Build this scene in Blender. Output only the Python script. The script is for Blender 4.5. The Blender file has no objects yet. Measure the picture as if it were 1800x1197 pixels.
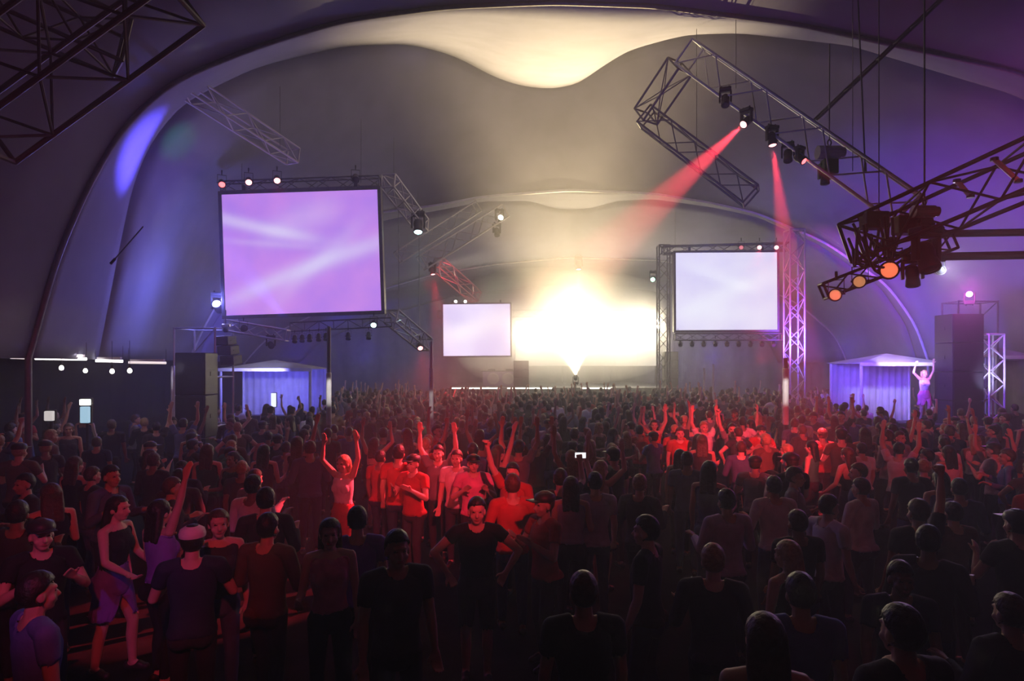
import bpy, bmesh, math, random
import numpy as np
from mathutils import Vector, Matrix, Quaternion

random.seed(11)
rng = np.random.default_rng(11)
SC = bpy.context.scene
COL = SC.collection
PI = math.pi

# ------------------------------------------------------------------ camera, world, big lights, exposure
F, CX, HY, CZ = 1100.0, 900.0, 640.0, 3.0           # focal length (px of 1800), axis, horizon row, eye height


def P(px, py, d):
    """world point seen at pixel (px, py) at distance d along the hall (the hall runs along +Y)"""
    return Vector(((px - CX) / F * d, d, CZ + (HY - py) / F * d))


cd = bpy.data.cameras.new('camera')
cam = bpy.data.objects.new('camera', cd)
COL.objects.link(cam)
cam.location = (0, 0, CZ)
cam.rotation_euler = (PI / 2, 0, 0)
cd.sensor_width = 36
cd.lens = 36 * F / 1800
cd.shift_y = (HY - 598.5) / 1800
cd.clip_start = 0.05
cd.clip_end = 200
SC.camera = cam

w = bpy.data.worlds.new('night_sky')
SC.world = w
w.use_nodes = True
w.node_tree.nodes['Background'].inputs[0].default_value = (0.010, 0.012, 0.035, 1)
w.node_tree.nodes['Background'].inputs[1].default_value = 0.12

SC.view_settings.view_transform = 'Standard'
SC.view_settings.look = 'None'
SC.view_settings.gamma = 1
SC.view_settings.use_curve_mapping = False
SC.view_settings.exposure = -0.25
SC.cycles.max_bounces = 5
SC.cycles.diffuse_bounces = 2
SC.cycles.volume_bounces = 0
SC.cycles.sample_clamp_indirect = 4.0
SC.cycles.sample_clamp_direct = 0.0

HAZE_DENSITY = 0.013
HAZE_ANISO = 0.45


def lamp(kind, loc, color, energy, aim=None, size=0.1, spot=30, blend=0.3, parent=None, name='light', sx=None, sy=None):
    ld = bpy.data.lights.new(name, kind)
    ld.color = color
    ld.energy = energy
    if kind == 'SPOT':
        ld.spot_size = math.radians(spot)
        ld.spot_blend = blend
        ld.shadow_soft_size = size
    elif kind == 'AREA':
        ld.shape = 'RECTANGLE'
        ld.size = sx or size
        ld.size_y = sy or size
    else:
        ld.shadow_soft_size = size
    o = bpy.data.objects.new(name, ld)
    COL.objects.link(o)
    o.location = loc
    if aim is not None:
        o.rotation_euler = (Vector(aim) - Vector(loc)).to_track_quat('-Z', 'Y').to_euler()
    return o


WARM = (1.0, 0.80, 0.50)
RED = (1.0, 0.045, 0.075)
BLUE = (0.10, 0.08, 1.0)
VIOLET = (0.34, 0.16, 1.0)

# stage wash towards the roof (bank of lamps standing on the stage)
lamp('SPOT', P(1010, 580, 43), WARM, 12000, aim=P(1005, 345, 31), size=0.5, spot=30, blend=1.0, name='stage_canopy_wash')
# broad wash over the crowd from the stage
lamp('SPOT', P(1000, 560, 43), (1, .86, .62), 2800, aim=P(960, 760, 16), size=0.8, spot=95, blend=1.0, name='stage_crowd_wash')

# ------------------------------------------------------------------ materials
MATS = {}


def mat(name, color=(.5, .5, .5), rough=.6, metal=0.0, emit=None, strength=0.0, var=0.25, scale=6.0, bump=0.0, spec=.4, wave=None):
    if name in MATS:
        return MATS[name]
    m = bpy.data.materials.new(name)
    m.use_nodes = True
    nt = m.node_tree
    b = nt.nodes['Principled BSDF']
    b.inputs['Roughness'].default_value = rough
    b.inputs['Metallic'].default_value = metal
    b.inputs['Specular IOR Level'].default_value = spec
    tc = nt.nodes.new('ShaderNodeTexCoord')
    nz = nt.nodes.new('ShaderNodeTexNoise')
    nz.inputs['Scale'].default_value = scale
    nz.inputs['Detail'].default_value = 4
    nt.links.new(tc.outputs['Object'], nz.inputs['Vector'])
    rp = nt.nodes.new('ShaderNodeValToRGB')
    rp.color_ramp.elements[0].position = .3
    rp.color_ramp.elements[1].position = .7
    lo = [c * (1 - var) for c in color]
    hi = [min(1, c * (1 + var)) for c in color]
    rp.color_ramp.elements[0].color = (*lo, 1)
    rp.color_ramp.elements[1].color = (*hi, 1)
    nt.links.new(nz.outputs['Fac'], rp.inputs['Fac'])
    nt.links.new(rp.outputs['Color'], b.inputs['Base Color'])
    if bump:
        bp = nt.nodes.new('ShaderNodeBump')
        bp.inputs['Strength'].default_value = bump
        bp.inputs['Distance'].default_value = .05
        nt.links.new(nz.outputs['Fac'], bp.inputs['Height'])
        nt.links.new(bp.outputs['Normal'], b.inputs['Normal'])
    if emit is not None:
        b.inputs['Emission Color'].default_value = (*emit, 1)
        b.inputs['Emission Strength'].default_value = strength
    MATS[name] = m
    return m


def glow(name, color, strength, sample=False):
    m = mat(name, color=(.8, .8, .8), rough=.2, emit=color, strength=strength, var=.05)
    if not sample:
        try:
            m.cycles.emission_sampling = 'NONE'
        except Exception:
            pass
    return m


M_FABRIC = mat('tent_fabric', (.225, .225, .30), rough=.75, var=.10, scale=1.2, bump=.25)
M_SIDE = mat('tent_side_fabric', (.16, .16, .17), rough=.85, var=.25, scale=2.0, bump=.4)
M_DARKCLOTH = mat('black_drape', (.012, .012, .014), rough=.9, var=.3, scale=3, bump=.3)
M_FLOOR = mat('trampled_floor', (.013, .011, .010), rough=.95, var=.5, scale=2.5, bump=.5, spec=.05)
M_ALU = mat('aluminium', (.50, .49, .48), rough=.42, metal=.55, var=.12, scale=9)
M_DARKALU = mat('dull_truss', (.16, .155, .16), rough=.5, metal=.4, var=.2, scale=9)
M_BLACK = mat('black_housing', (.018, .018, .02), rough=.5, var=.25, scale=14)
M_BLACKSTEEL = mat('black_steel', (.03, .03, .032), rough=.45, metal=.3, var=.2, scale=12)
M_WHITE = mat('white_paint', (.75, .75, .75), rough=.5, var=.07, scale=8)
M_RIG = mat('wire_rope', (.12, .12, .13), rough=.4, metal=.6, var=.2, scale=20)
M_DECK = mat('stage_deck', (.10, .10, .11), rough=.4, var=.3, scale=3)
M_CURTAIN = mat('stall_drape', (.55, .55, .60), rough=.85, var=.12, scale=3, bump=.4)

# ------------------------------------------------------------------ mesh helpers


def link(name, me, m=None, parent=None, loc=(0, 0, 0)):
    o = bpy.data.objects.new(name, me)
    COL.objects.link(o)
    if m is not None and me is not None and len(me.materials) == 0:
        me.materials.append(m)
    o.location = loc
    if parent is not None:
        o.parent = parent
    return o


def mesh_of(name, verts, faces, m=None, smooth=False):
    me = bpy.data.meshes.new(name)
    me.from_pydata([tuple(v) for v in verts], [], [tuple(f) for f in faces])
    me.update()
    if m is not None:
        me.materials.append(m)
    if smooth:
        me.shade_smooth()
    return me


def from_bm(name, bm, m=None, smooth=False):
    me = bpy.data.meshes.new(name)
    bmesh.ops.recalc_face_normals(bm, faces=bm.faces)
    bm.to_mesh(me)
    bm.free()
    if m is not None:
        me.materials.append(m)
    if smooth:
        me.shade_smooth()
    return me


def bm_box(bm, lo, hi, bevel=0.0):
    r = bmesh.ops.create_cube(bm, size=1)
    vs = r['verts']
    lo, hi = Vector(lo), Vector(hi)
    for v in vs:
        v.co = Vector([lo[i] + (v.co[i] + .5) * (hi[i] - lo[i]) for i in range(3)])
    if bevel:
        es = list({e for v in vs for e in v.link_edges})
        bmesh.ops.bevel(bm, geom=es, offset=bevel, segments=2, affect='EDGES', profile=.5)


def box(name, lo, hi, m, parent=None, bevel=0.01, loc=(0, 0, 0)):
    bm = bmesh.new()
    bm_box(bm, lo, hi, bevel)
    return link(name, from_bm(name, bm, m), None, parent, loc)


def bm_tube(bm, a, b, r, r2=None, seg=8, caps=True):
    a, b = Vector(a), Vector(b)
    d = b - a
    if d.length < 1e-6:
        return
    mtx = Matrix.Translation((a + b) / 2) @ d.to_track_quat('Z', 'Y').to_matrix().to_4x4()
    bmesh.ops.create_cone(bm, cap_ends=caps, segments=seg, radius1=r, radius2=r if r2 is None else r2, depth=d.length, matrix=mtx)


def bm_lathe(bm, prof, seg=16, mtx=None):
    """profile [(r, z)] around Z"""
    rings = []
    for r, z in prof:
        if r < 1e-5:
            rings.append([bm.verts.new((0, 0, z))])
        else:
            rings.append([bm.verts.new((r * math.cos(2 * PI * k / seg), r * math.sin(2 * PI * k / seg), z)) for k in range(seg)])
    for A, B in zip(rings[:-1], rings[1:]):
        if len(A) == 1 and len(B) == 1:
            continue
        for k in range(seg):
            k2 = (k + 1) % seg
            if len(A) == 1:
                bm.faces.new((A[0], B[k2], B[k]))
            elif len(B) == 1:
                bm.faces.new((A[k], A[k2], B[0]))
            else:
                bm.faces.new((A[k], A[k2], B[k2], B[k]))
    if mtx is not None:
        bmesh.ops.transform(bm, matrix=mtx, verts=[v for R in rings for v in R])


def tag(o, label=None, cat=None, group=None, kind=None):
    if label:
        o['label'] = label
    if cat:
        o['category'] = cat
    if group:
        o['group'] = group
    if kind:
        o['kind'] = kind
    return o


def empty(name, loc=(0, 0, 0), rot=None):
    o = bpy.data.objects.new(name, None)
    o.empty_display_size = .2
    COL.objects.link(o)
    o.location = loc
    if rot is not None:
        o.rotation_mode = 'QUATERNION'
        o.rotation_quaternion = rot
    return o


UNIT = {}


def unit_tube(m, seg=8):
    k = (m.name, seg)
    if k not in UNIT:
        bm = bmesh.new()
        bmesh.ops.create_cone(bm, cap_ends=True, segments=seg, radius1=1, radius2=1, depth=1, matrix=Matrix.Translation((0, 0, .5)))
        UNIT[k] = from_bm('tube', bm, m, smooth=False)
    return UNIT[k]


def rod(name, a, b, r, m, parent=None, origin=(0, 0, 0), seg=8):
    """one straight tube as an object of its own (shared mesh, scaled)"""
    a, b = Vector(a), Vector(b)
    o = bpy.data.objects.new(name, unit_tube(m, seg))
    COL.objects.link(o)
    o.rotation_mode = 'QUATERNION'
    o.rotation_quaternion = (b - a).to_track_quat('Z', 'Y')
    o.location = a - Vector(origin)
    o.scale = (r, r, (b - a).length)
    if parent is not None:
        o.parent = parent
    return o


def truss(label, A, B, w=.4, bay=.6, r=.024, m=None, group=None, joined=False, ladder=False, up=(0, 0, 1), name='truss', cat='truss', hangers=()):
    """box (or ladder) lattice truss from A to B: chord parts, brace parts"""
    m = m or M_ALU
    A, B = Vector(A), Vector(B)
    d = (B - A)
    L = d.length
    d.normalize()
    s = d.cross(Vector(up))
    if s.length < .1:
        s = d.cross(Vector((1, 0, 0)))
    s.normalize()
    u = s.cross(d).normalized()
    mid = (A + B) / 2
    root = empty(name, mid)
    tag(root, label, cat, group)
    h = w / 2
    cs = [(-h, h), (h, h)] if ladder else [(-h, -h), (h, -h), (h, h), (-h, h)]
    if ladder:
        cs = [(0, -h), (0, h)]
    offs = [s * a + u * b for a, b in cs]
    for o in offs:
        rod('chord', A + o, B + o, r, m, root, mid)
    n = max(2, int(round(L / bay)))
    faces = [(0, 1)] if ladder else [(0, 1), (1, 2), (2, 3), (3, 0)]
    bm = bmesh.new() if joined else None
    for k in range(n):
        p0, p1 = A + d * (L * k / n), A + d * (L * (k + 1) / n)
        for fi, (i, j) in enumerate(faces):
            if ladder:
                segs = [(p0 + offs[i], p0 + offs[j]), (p0 + offs[i], p1 + offs[j]) if k % 2 else (p0 + offs[j], p1 + offs[i])]
            else:
                a, b = (p0 + offs[i], p1 + offs[j]) if (k + fi) % 2 else (p0 + offs[j], p1 + offs[i])
                segs = [(a, b)]
            for a, b in segs:
                if joined:
                    bm_tube(bm, a - mid, b - mid, r * .55, seg=5)
                else:
                    rod('brace', a, b, r * .55, m, root, mid, seg=6)
    if joined:
        o = link('lattice', from_bm('lattice', bm, m), None, root)
        o['kind'] = 'stuff'
    for e in (A, B):                                        # end frames
        bm2 = bmesh.new()
        for i, j in faces:
            bm_tube(bm2, e + offs[i] - mid, e + offs[j] - mid, r * .9, seg=6)
        link('end_frame', from_bm('end_frame', bm2, m), None, root)
    for t, top in hangers:                                  # wire ropes up to the roof steel
        p = A + d * (L * t)
        rod('hanger_rope', p, Vector((p.x, p.y, top)), .007, M_RIG, root, mid, seg=6)
    return root


# shared meshes of lamp heads -------------------------------------------------
def _can_mesh():
    bm = bmesh.new()
    bm_lathe(bm, [(0, .20), (.055, .20), (.085, .16), (.10, .10), (.105, -.12), (.118, -.13), (.118, -.17), (.098, -.17), (.096, -.13), (0, -.125)], 18)
    return from_bm('can', bm, M_BLACK, True)


def _yoke_mesh(wd=.13, top=.26, r=.012):
    bm = bmesh.new()
    bm_box(bm, (-wd - .006, -.02, 0), (-wd + .006, .02, top), 0)
    bm_box(bm, (wd - .006, -.02, 0), (wd + .006, .02, top), 0)
    bm_box(bm, (-wd - .006, -.02, top - .006), (wd + .006, .02, top + .006), 0)
    for sx in (-1, 1):
        bm_tube(bm, (sx * (wd - .03), 0, .0), (sx * (wd + .02), 0, .0), .018, seg=8)
    return from_bm('yoke', bm, M_BLACKSTEEL)


def _clamp_mesh(top=.26):
    bm = bmesh.new()
    bm_tube(bm, (0, 0, top), (0, 0, top + .05), .014, seg=8)
    bm_box(bm, (-.02, -.03, top + .04), (.02, .03, top + .07), .004)
    bm_lathe(bm, [(.045, -.02), (.052, -.02), (.052, .02), (.045, .02), (.045, -.02)], 14,
             Matrix.Translation((0, 0, top + .11)) @ Matrix.Rotation(PI / 2, 4, 'Y'))
    return from_bm('clamp', bm, M_BLACKSTEEL)


def _mhead_mesh():
    bm = bmesh.new()
    bm_lathe(bm, [(0, .19), (.07, .185), (.105, .14), (.115, .05), (.10, -.02), (.112, -.08), (.118, -.17), (.10, -.185), (.095, -.165), (0, -.16)], 20)
    return from_bm('lamp_head', bm, M_BLACK, True)


def _mbase_mesh():
    bm = bmesh.new()
    bm_box(bm, (-.16, -.11, .27), (.16, .11, .36), .02)
    bm_box(bm, (-.10, -.112, .29), (.10, -.108, .34), 0)
    for sx in (-1, 1):
        bm_tube(bm, (sx * .1, 0, .36), (sx * .1, 0, .41), .02, seg=8)
    return from_bm('base', bm, M_BLACK)


def _marm_mesh():
    bm = bmesh.new()
    for sx in (-1, 1):
        bm_box(bm, (sx * .15 - .025, -.05, -.05), (sx * .15 + .025, .05, .25), .012)
    bm_box(bm, (-.17, -.06, .23), (.17, .06, .275), .012)
    return from_bm('yoke', bm, M_BLACK)


def _lens_mesh(r=.095, z=-.14, bulge=.025):
    bm = bmesh.new()
    bm_lathe(bm, [(r, z), (r * .8, z - bulge * .55), (r * .45, z - bulge * .9), (0, z - bulge)], 18)
    return from_bm('lens', bm, None, True)


CAN, YOKE, CLAMP, MHEAD, MBASE, MARM = _can_mesh(), _yoke_mesh(), _clamp_mesh(), _mhead_mesh(), _mbase_mesh(), _marm_mesh()
LENSM = {}


def lens_for(m, z=-.14):
    k = (m.name, z)
    if k not in LENSM:
        me = _lens_mesh(z=z)
        me.materials.append(m)
        LENSM[k] = me
    return LENSM[k]


def fixture(kind, label, loc, aim, lens_mat, light=None, group=None, scale=1.0, upright=False):
    """kind 'par' or 'moving'. The head turns towards AIM, the yoke hangs from above (or stands when upright)."""
    root = empty('par_can' if kind == 'par' else 'moving_head', loc)
    tag(root, label, 'stage light', group)
    root.scale = (scale,) * 3
    d = (Vector(aim) - Vector(loc)).normalized()
    az = math.atan2(d.x, -d.y) if (abs(d.x) + abs(d.y)) > 1e-4 else 0
    hq = d.to_track_quat('-Z', 'Y')
    yq = Quaternion((0, 0, 1), az)
    if upright:
        yq = yq @ Quaternion((1, 0, 0), PI)

    def put(n, me, q):
        o = link(n, me, None, root)
        o.rotation_mode = 'QUATERNION'
        o.rotation_quaternion = q
        return o
    if kind == 'par':
        put('can', CAN, hq)
        put('lens', lens_for(lens_mat, -.13), hq)
        put('yoke', YOKE, yq)
        put('clamp', CLAMP, yq)
    else:
        put('lamp_head', MHEAD, hq)
        put('lens', lens_for(lens_mat, -.165), hq)
        put('yoke', MARM, yq)
        put('base', MBASE, yq)
    if light:
        color, energy, spot, blend = light
        lamp('SPOT', Vector(loc) + d * (.30 * scale), color, energy, aim=aim, size=.06 * scale, spot=spot, blend=blend)
    return root


LENS_RED = glow('red_lens', (1, .12, .12), 5)
LENS_RED_HOT = glow('hot_red_lens', (1, .30, .30), 9)
LENS_AMBER = glow('amber_lens', (1, .19, .085), 1.15)
LENS_AMBER_DIM = glow('dim_amber_lens', (1, .42, .18), .5)
LENS_OFF = mat('unlit_lens', (.05, .05, .06), rough=.08, var=.1)
LENS_CYAN = glow('cyan_lens', (.55, 1, 1), 14)
LENS_BLUE = glow('blue_lens', (.35, .40, 1), 40)
LENS_GREEN = glow('green_lens', (.35, 1, .6), 30)
LENS_MAG = glow('magenta_lens', (1, .2, 1), 30)
LENS_WHITE = glow('white_lens', (1, .92, .75), 60)

# ------------------------------------------------------------------ setting: floor, tent roof, walls
NPHI = 120
CENX = 4.0


def curve(pts, smooth=3):
    """[(px, py, d)] from the left foot over the crown to the right foot -> NPHI points, even in angle about the hall's axis"""
    W = np.array([list(P(*p)) for p in pts])
    phi = np.arctan2(W[:, 2] - 2.0, CENX - W[:, 0])
    o = np.argsort(phi)
    W, phi = W[o], phi[o]
    t = np.linspace(phi[0], phi[-1], NPHI)
    R = np.stack([np.interp(t, phi, W[:, k]) for k in range(3)], 1)
    for _ in range(smooth):
        Q = R.copy()
        Q[1:-1] = (R[:-2] + 2 * R[1:-1] + R[2:]) / 4
        R = Q
    return R


EAVE = 3.10
C0 = np.array([[4 - 15.5 * math.cos(a), -5, EAVE + 16.0 * math.sin(a) ** .8] for a in np.linspace(0, PI, NPHI)])
A1 = curve([(50, 630, 11.3), (100, 450, 11.7), (155, 325, 12), (215, 222, 12.3), (300, 143, 12.5), (450, 82, 12.8), (600, 36, 13), (780, 12, 13), (970, 4, 13),
            (1150, 10, 13.3), (1400, 42, 14), (1800, 128, 15), (2000, 235, 15.6), (2080, 400, 15.8), (2110, 630, 16)])
R1 = curve([(172, 632, 14.4), (205, 460, 14.6), (232, 330, 14.8), (262, 255, 14.9), (318, 182, 14.9), (450, 118, 17), (600, 82, 20), (720, 77, 22), (800, 98, 23), (870, 137, 24.2),
            (920, 152, 24.8), (970, 157, 25), (1020, 147, 24.8), (1080, 98, 23.6), (1180, 63, 22.3), (1280, 57, 21), (1480, 76, 19), (1800, 172, 17.2), (1960, 290, 17.3), (2020, 420, 17.6), (2050, 632, 17.8)], 2)
A2 = curve([(330, 634, 28), (362, 565, 28), (440, 442, 28), (575, 388, 28), (690, 370, 28), (770, 360, 28), (850, 345, 28), (1000, 334, 28), (1150, 340, 28), (1250, 356, 28), (1330, 374, 28),
            (1450, 425, 28), (1560, 500, 28), (1610, 570, 28), (1632, 634, 28)])
R2 = curve([(345, 635, 30), (378, 565, 30), (462, 468, 30), (590, 409, 30), (700, 382, 30), (775, 369, 30.4), (850, 354, 31), (930, 353, 33), (975, 366, 35), (1005, 368, 36), (1040, 366, 35), (1085, 353, 33),
            (1150, 350, 31), (1250, 364, 30.4), (1330, 381, 30), (1440, 430, 30), (1545, 502, 30), (1592, 570, 30), (1612, 635, 30)], 1)
A3 = curve([(430, 637, 42), (470, 590, 42), (600, 530, 42), (760, 482, 42), (870, 464, 42), (1000, 452, 42), (1160, 457, 42), (1280, 480, 42), (1400, 530, 42), (1470, 590, 42), (1490, 637, 42)])
C5 = A3.copy()
C5[:, 1] = 53
C5[:, 2] = EAVE + (C5[:, 2] - EAVE) * .93


def loft(A, B, n=8, sag=0.0, power=1.0):
    V, Fc = [], []
    for k in range(n + 1):
        t = k / n
        q = A * (1 - t) + B * t
        q = q.copy()
        q[:, 2] -= sag * math.sin(PI * t) * np.sin(np.linspace(0, PI, len(A)))
        V.extend(q.tolist())
    N = len(A)
    for k in range(n):
        for i in range(N - 1):
            Fc.append((k * N + i, k * N + i + 1, (k + 1) * N + i + 1, (k + 1) * N + i))
    return V, Fc


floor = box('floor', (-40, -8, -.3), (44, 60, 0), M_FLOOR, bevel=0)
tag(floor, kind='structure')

ceil = empty('ceiling', (0, 0, 0))
tag(ceil, kind='structure')
for A, B, n, sag in ((C0, A1, 12, .2), (A1, R1, 8, .1), (R1, A2, 14, .15), (A2, R2, 6, .05), (R2, A3, 12, .25), (A3, C5, 6, .1)):
    V, Fc = loft(A, B, n, sag)
    o = link('roof_panel', mesh_of('roof_panel', V, Fc, M_FABRIC, True), None, ceil)
    sm = o.modifiers.new('thickness', 'SOLIDIFY')
    sm.thickness = .02
    sm.offset = 1


def arch_tube(name, C, r, m):
    bm = bmesh.new()
    N, S = len(C), 8
    rings = []
    for i in range(N):
        t = Vector(C[min(i + 1, N - 1)]) - Vector(C[max(i - 1, 0)])
        q = t.to_track_quat('Z', 'Y')
        rings.append([bm.verts.new(Vector(C[i]) + q @ Vector((r * math.cos(2 * PI * k / S), r * math.sin(2 * PI * k / S), 0))) for k in range(S)])
    for a, b in zip(rings[:-1], rings[1:]):
        for k in range(S):
            bm.faces.new((a[k], a[(k + 1) % S], b[(k + 1) % S], b[k]))
    o = link(name, from_bm(name, bm, m, True))
    tag(o, kind='structure')
    return o


def foot_extend(C):
    a, b = C[0].copy(), C[-1].copy()
    a[2] = b[2] = 0
    return np.vstack([[a], C, [b]])


arch_tube('trim_1', foot_extend(A1), .06, M_DARKALU)
arch_tube('trim_2', foot_extend(A2), .07, M_WHITE)
arch_tube('trim_3', foot_extend(A3), .08, M_WHITE)


def wall(name, pts, z0, z1, m, pleat=.10, step=.35):
    """hanging side wall through plan points, in soft pleats"""
    V, Fc = [], []
    run = []
    for (x0, y0), (x1, y1) in zip(pts[:-1], pts[1:]):
        L = math.hypot(x1 - x0, y1 - y0)
        n = max(2, int(L / step))
        nx, ny = (y1 - y0) / L, -(x1 - x0) / L
        for k in range(n):
            t = k / n
            s = pleat * math.sin(len(run) * PI / 2 * 1.0)
            run.append((x0 + (x1 - x0) * t + nx * s, y0 + (y1 - y0) * t + ny * s))
    run.append(pts[-1])
    for x, y in run:
        V.append((x, y, z0))
        V.append((x, y, z1))
    for i in range(len(run) - 1):
        Fc.append((2 * i, 2 * i + 2, 2 * i + 3, 2 * i + 1))
    o = link(name, mesh_of(name, V, Fc, m, True))
    s = o.modifiers.new('thickness', 'SOLIDIFY')
    s.thickness = .02
    tag(o, kind='structure')
    return o


def foot(C, k, dx=0.0):
    return (C[k][0] + dx, C[k][1])


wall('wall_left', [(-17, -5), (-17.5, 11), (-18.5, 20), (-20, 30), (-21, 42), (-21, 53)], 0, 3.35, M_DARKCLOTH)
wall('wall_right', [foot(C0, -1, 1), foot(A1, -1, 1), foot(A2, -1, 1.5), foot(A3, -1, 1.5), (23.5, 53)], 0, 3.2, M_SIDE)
wall('wall_back', [(-21, 53), (23.5, 53)], 0, 13, M_SIDE)
wall('wall_front', [(-17, -5), (19.6, -5)], 0, 19.5, M_DARKCLOTH)
# flat awning between the roof's left eave and the outer wall
aw = []
ins = [tuple(C0[0]), tuple(A1[0]), tuple(R1[0]), tuple(A2[0]), tuple(A3[0]), tuple(C5[0])]
outs = [(-17, -5), (-17.5, 11), (-17.7, 13.2), (-20, 28), (-21, 42), (-21, 53)]
V = [(x + .0, y, 3.14) for x, y, z in ins] + [(x, y, 3.33) for x, y in outs]
n = len(ins)
o = link('awning_panel', mesh_of('awning_panel', V, [(i, i + 1, n + i + 1, n + i) for i in range(n - 1)], M_SIDE), None, ceil)
s = o.modifiers.new('thickness', 'SOLIDIFY')
s.thickness = .02
s.offset = 1

# ------------------------------------------------------------------ haze
hm = bpy.data.materials.new('stage_smoke')
hm.use_nodes = True
hn = hm.node_tree
hn.nodes.clear()
ho = hn.nodes.new('ShaderNodeOutputMaterial')
hv = hn.nodes.new('ShaderNodeVolumeScatter')
hv.inputs['Color'].default_value = (.97, .97, 1, 1)
hv.inputs['Density'].default_value = HAZE_DENSITY
hv.inputs['Anisotropy'].default_value = HAZE_ANISO
hn.links.new(hv.outputs[0], ho.inputs['Volume'])
hz = box('haze', (-26, -4.8, .01), (26, 52.8, 19.5), hm, bevel=0)
tag(hz, 'thin stage smoke hanging through the whole tent', None, None, 'stuff')

# denser smoke added over the stage to spread the lamps' glow
sm2 = hm.copy()
sm2.name = 'added_glow_smoke'
for n_ in sm2.node_tree.nodes:
    if n_.type == 'VOLUME_SCATTER':
        n_.inputs['Density'].default_value = .20
        n_.inputs['Anisotropy'].default_value = .35
bm = bmesh.new()
bmesh.ops.create_uvsphere(bm, u_segments=32, v_segments=16, radius=1)
sc_ = P(990, 575, 42.6)
for v in bm.verts:
    k = 1 + .12 * math.sin(3 * v.co.x + 1.3) * math.cos(4 * v.co.z + 2 * v.co.y)
    v.co = Vector((v.co.x * 7.8 * k, v.co.y * 3.6 * k, v.co.z * 4.4 * k))
o = link('smoke', from_bm('smoke', bm, sm2, True), None, None, sc_)
tag(o, 'thick cloud of smoke added to give the blinding stage lamps their glow', None, None, 'stuff')

# ------------------------------------------------------------------ video screens


def screen_material(name, base, tint, streak, strength, streaks, W, H):
    """moving-image still: soft colour clouds with pale comet-like streaks; coordinates in the screen's own plane"""
    m = bpy.data.materials.new(name)
    m.use_nodes = True
    nt = m.node_tree
    nt.nodes.clear()
    out = nt.nodes.new('ShaderNodeOutputMaterial')
    em = nt.nodes.new('ShaderNodeEmission')
    em.inputs['Strength'].default_value = strength
    nt.links.new(em.outputs[0], out.inputs['Surface'])
    tc = nt.nodes.new('ShaderNodeTexCoord')
    sep = nt.nodes.new('ShaderNodeSeparateXYZ')
    nt.links.new(tc.outputs['Object'], sep.inputs[0])

    def math_(op, a, b=None):
        n_ = nt.nodes.new('ShaderNodeMath')
        n_.operation = op
        for i, v in enumerate((a, b)):
            if v is None:
                continue
            if isinstance(v, (int, float)):
                n_.inputs[i].default_value = v
            else:
                nt.links.new(v, n_.inputs[i])
        return n_.outputs[0]
    u = math_('ADD', math_('DIVIDE', sep.outputs['X'], W), .5)
    v = math_('ADD', math_('DIVIDE', sep.outputs['Z'], H), .5)
    nz = nt.nodes.new('ShaderNodeTexNoise')
    nz.inputs['Scale'].default_value = .55
    nz.inputs['Detail'].default_value = 3
    nt.links.new(tc.outputs['Object'], nz.inputs['Vector'])
    rp = nt.nodes.new('ShaderNodeValToRGB')
    rp.color_ramp.elements[0].position = .35
    rp.color_ramp.elements[1].position = .65
    rp.color_ramp.elements[0].color = (*base, 1)
    rp.color_ramp.elements[1].color = (*tint, 1)
    nt.links.new(nz.outputs['Fac'], rp.inputs['Fac'])
    fac = None
    for (a, b, c, wd, amp, u0, u1) in streaks:      # v = a + b u + c u^2
        ln = math_('ADD', math_('ADD', math_('MULTIPLY', math_('MULTIPLY', u, u), c), math_('MULTIPLY', u, b)), a)
        q = math_('DIVIDE', math_('SUBTRACT', v, ln), wd)
        g = math_('EXPONENT', math_('MULTIPLY', math_('MULTIPLY', q, q), -1.0))
        e = math_('DIVIDE', math_('SUBTRACT', u, (u0 + u1) / 2), (u1 - u0) / 2)
        e4 = math_('MULTIPLY', math_('MULTIPLY', e, e), math_('MULTIPLY', e, e))
        g = math_('MULTIPLY', math_('MULTIPLY', g, math_('EXPONENT', math_('MULTIPLY', e4, -1.0))), amp)
        fac = g if fac is None else math_('ADD', fac, g)
    fac = math_('MINIMUM', fac, 1.0)
    mx = nt.nodes.new('ShaderNodeMix')
    mx.data_type = 'RGBA'
    nt.links.new(fac, mx.inputs['Factor'])
    nt.links.new(rp.outputs['Color'], mx.inputs[6])
    mx.inputs[7].default_value = (*streak, 1)
    nt.links.new(mx.outputs[2], em.inputs['Color'])
    return m


def video_screen(label, loc, W, H, mtl, roll=0, yaw=0, deep=.35, bar=.10):
    root = empty('video_screen', loc)
    root.rotation_euler = (0, roll, yaw)
    tag(root, label, 'screen', None)
    link('screen_surface', mesh_of('screen_surface', [(-W / 2, 0, -H / 2), (W / 2, 0, -H / 2), (W / 2, 0, H / 2), (-W / 2, 0, H / 2)], [(0, 1, 2, 3)], mtl), None, root)
    b = bar
    box('frame_bar', (-W / 2 - b, -.03, H / 2), (W / 2 + b, .10, H / 2 + b), M_DARKALU, root, .01)
    box('frame_bar', (-W / 2 - b, -.03, -H / 2 - b), (W / 2 + b, .10, -H / 2), M_DARKALU, root, .01)
    box('frame_bar', (-W / 2 - b, -.03, -H / 2), (-W / 2, .10, H / 2), M_DARKALU, root, .01)
    box('frame_bar', (W / 2, -.03, -H / 2), (W / 2 + b, .10, H / 2), M_DARKALU, root, .01)
    box('backing', (-W / 2 - b + .02, .11, -H / 2 - b + .02), (W / 2 + b - .02, deep, H / 2 + b - .02), M_BLACK, root, .02)
    for s_ in (-1, 1):
        box('hanging_bracket', (s_ * W * .36 - .05, .02, H / 2 + b), (s_ * W * .36 + .05, .12, H / 2 + b + .16), M_BLACKSTEEL, root, .005)
    return root


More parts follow.
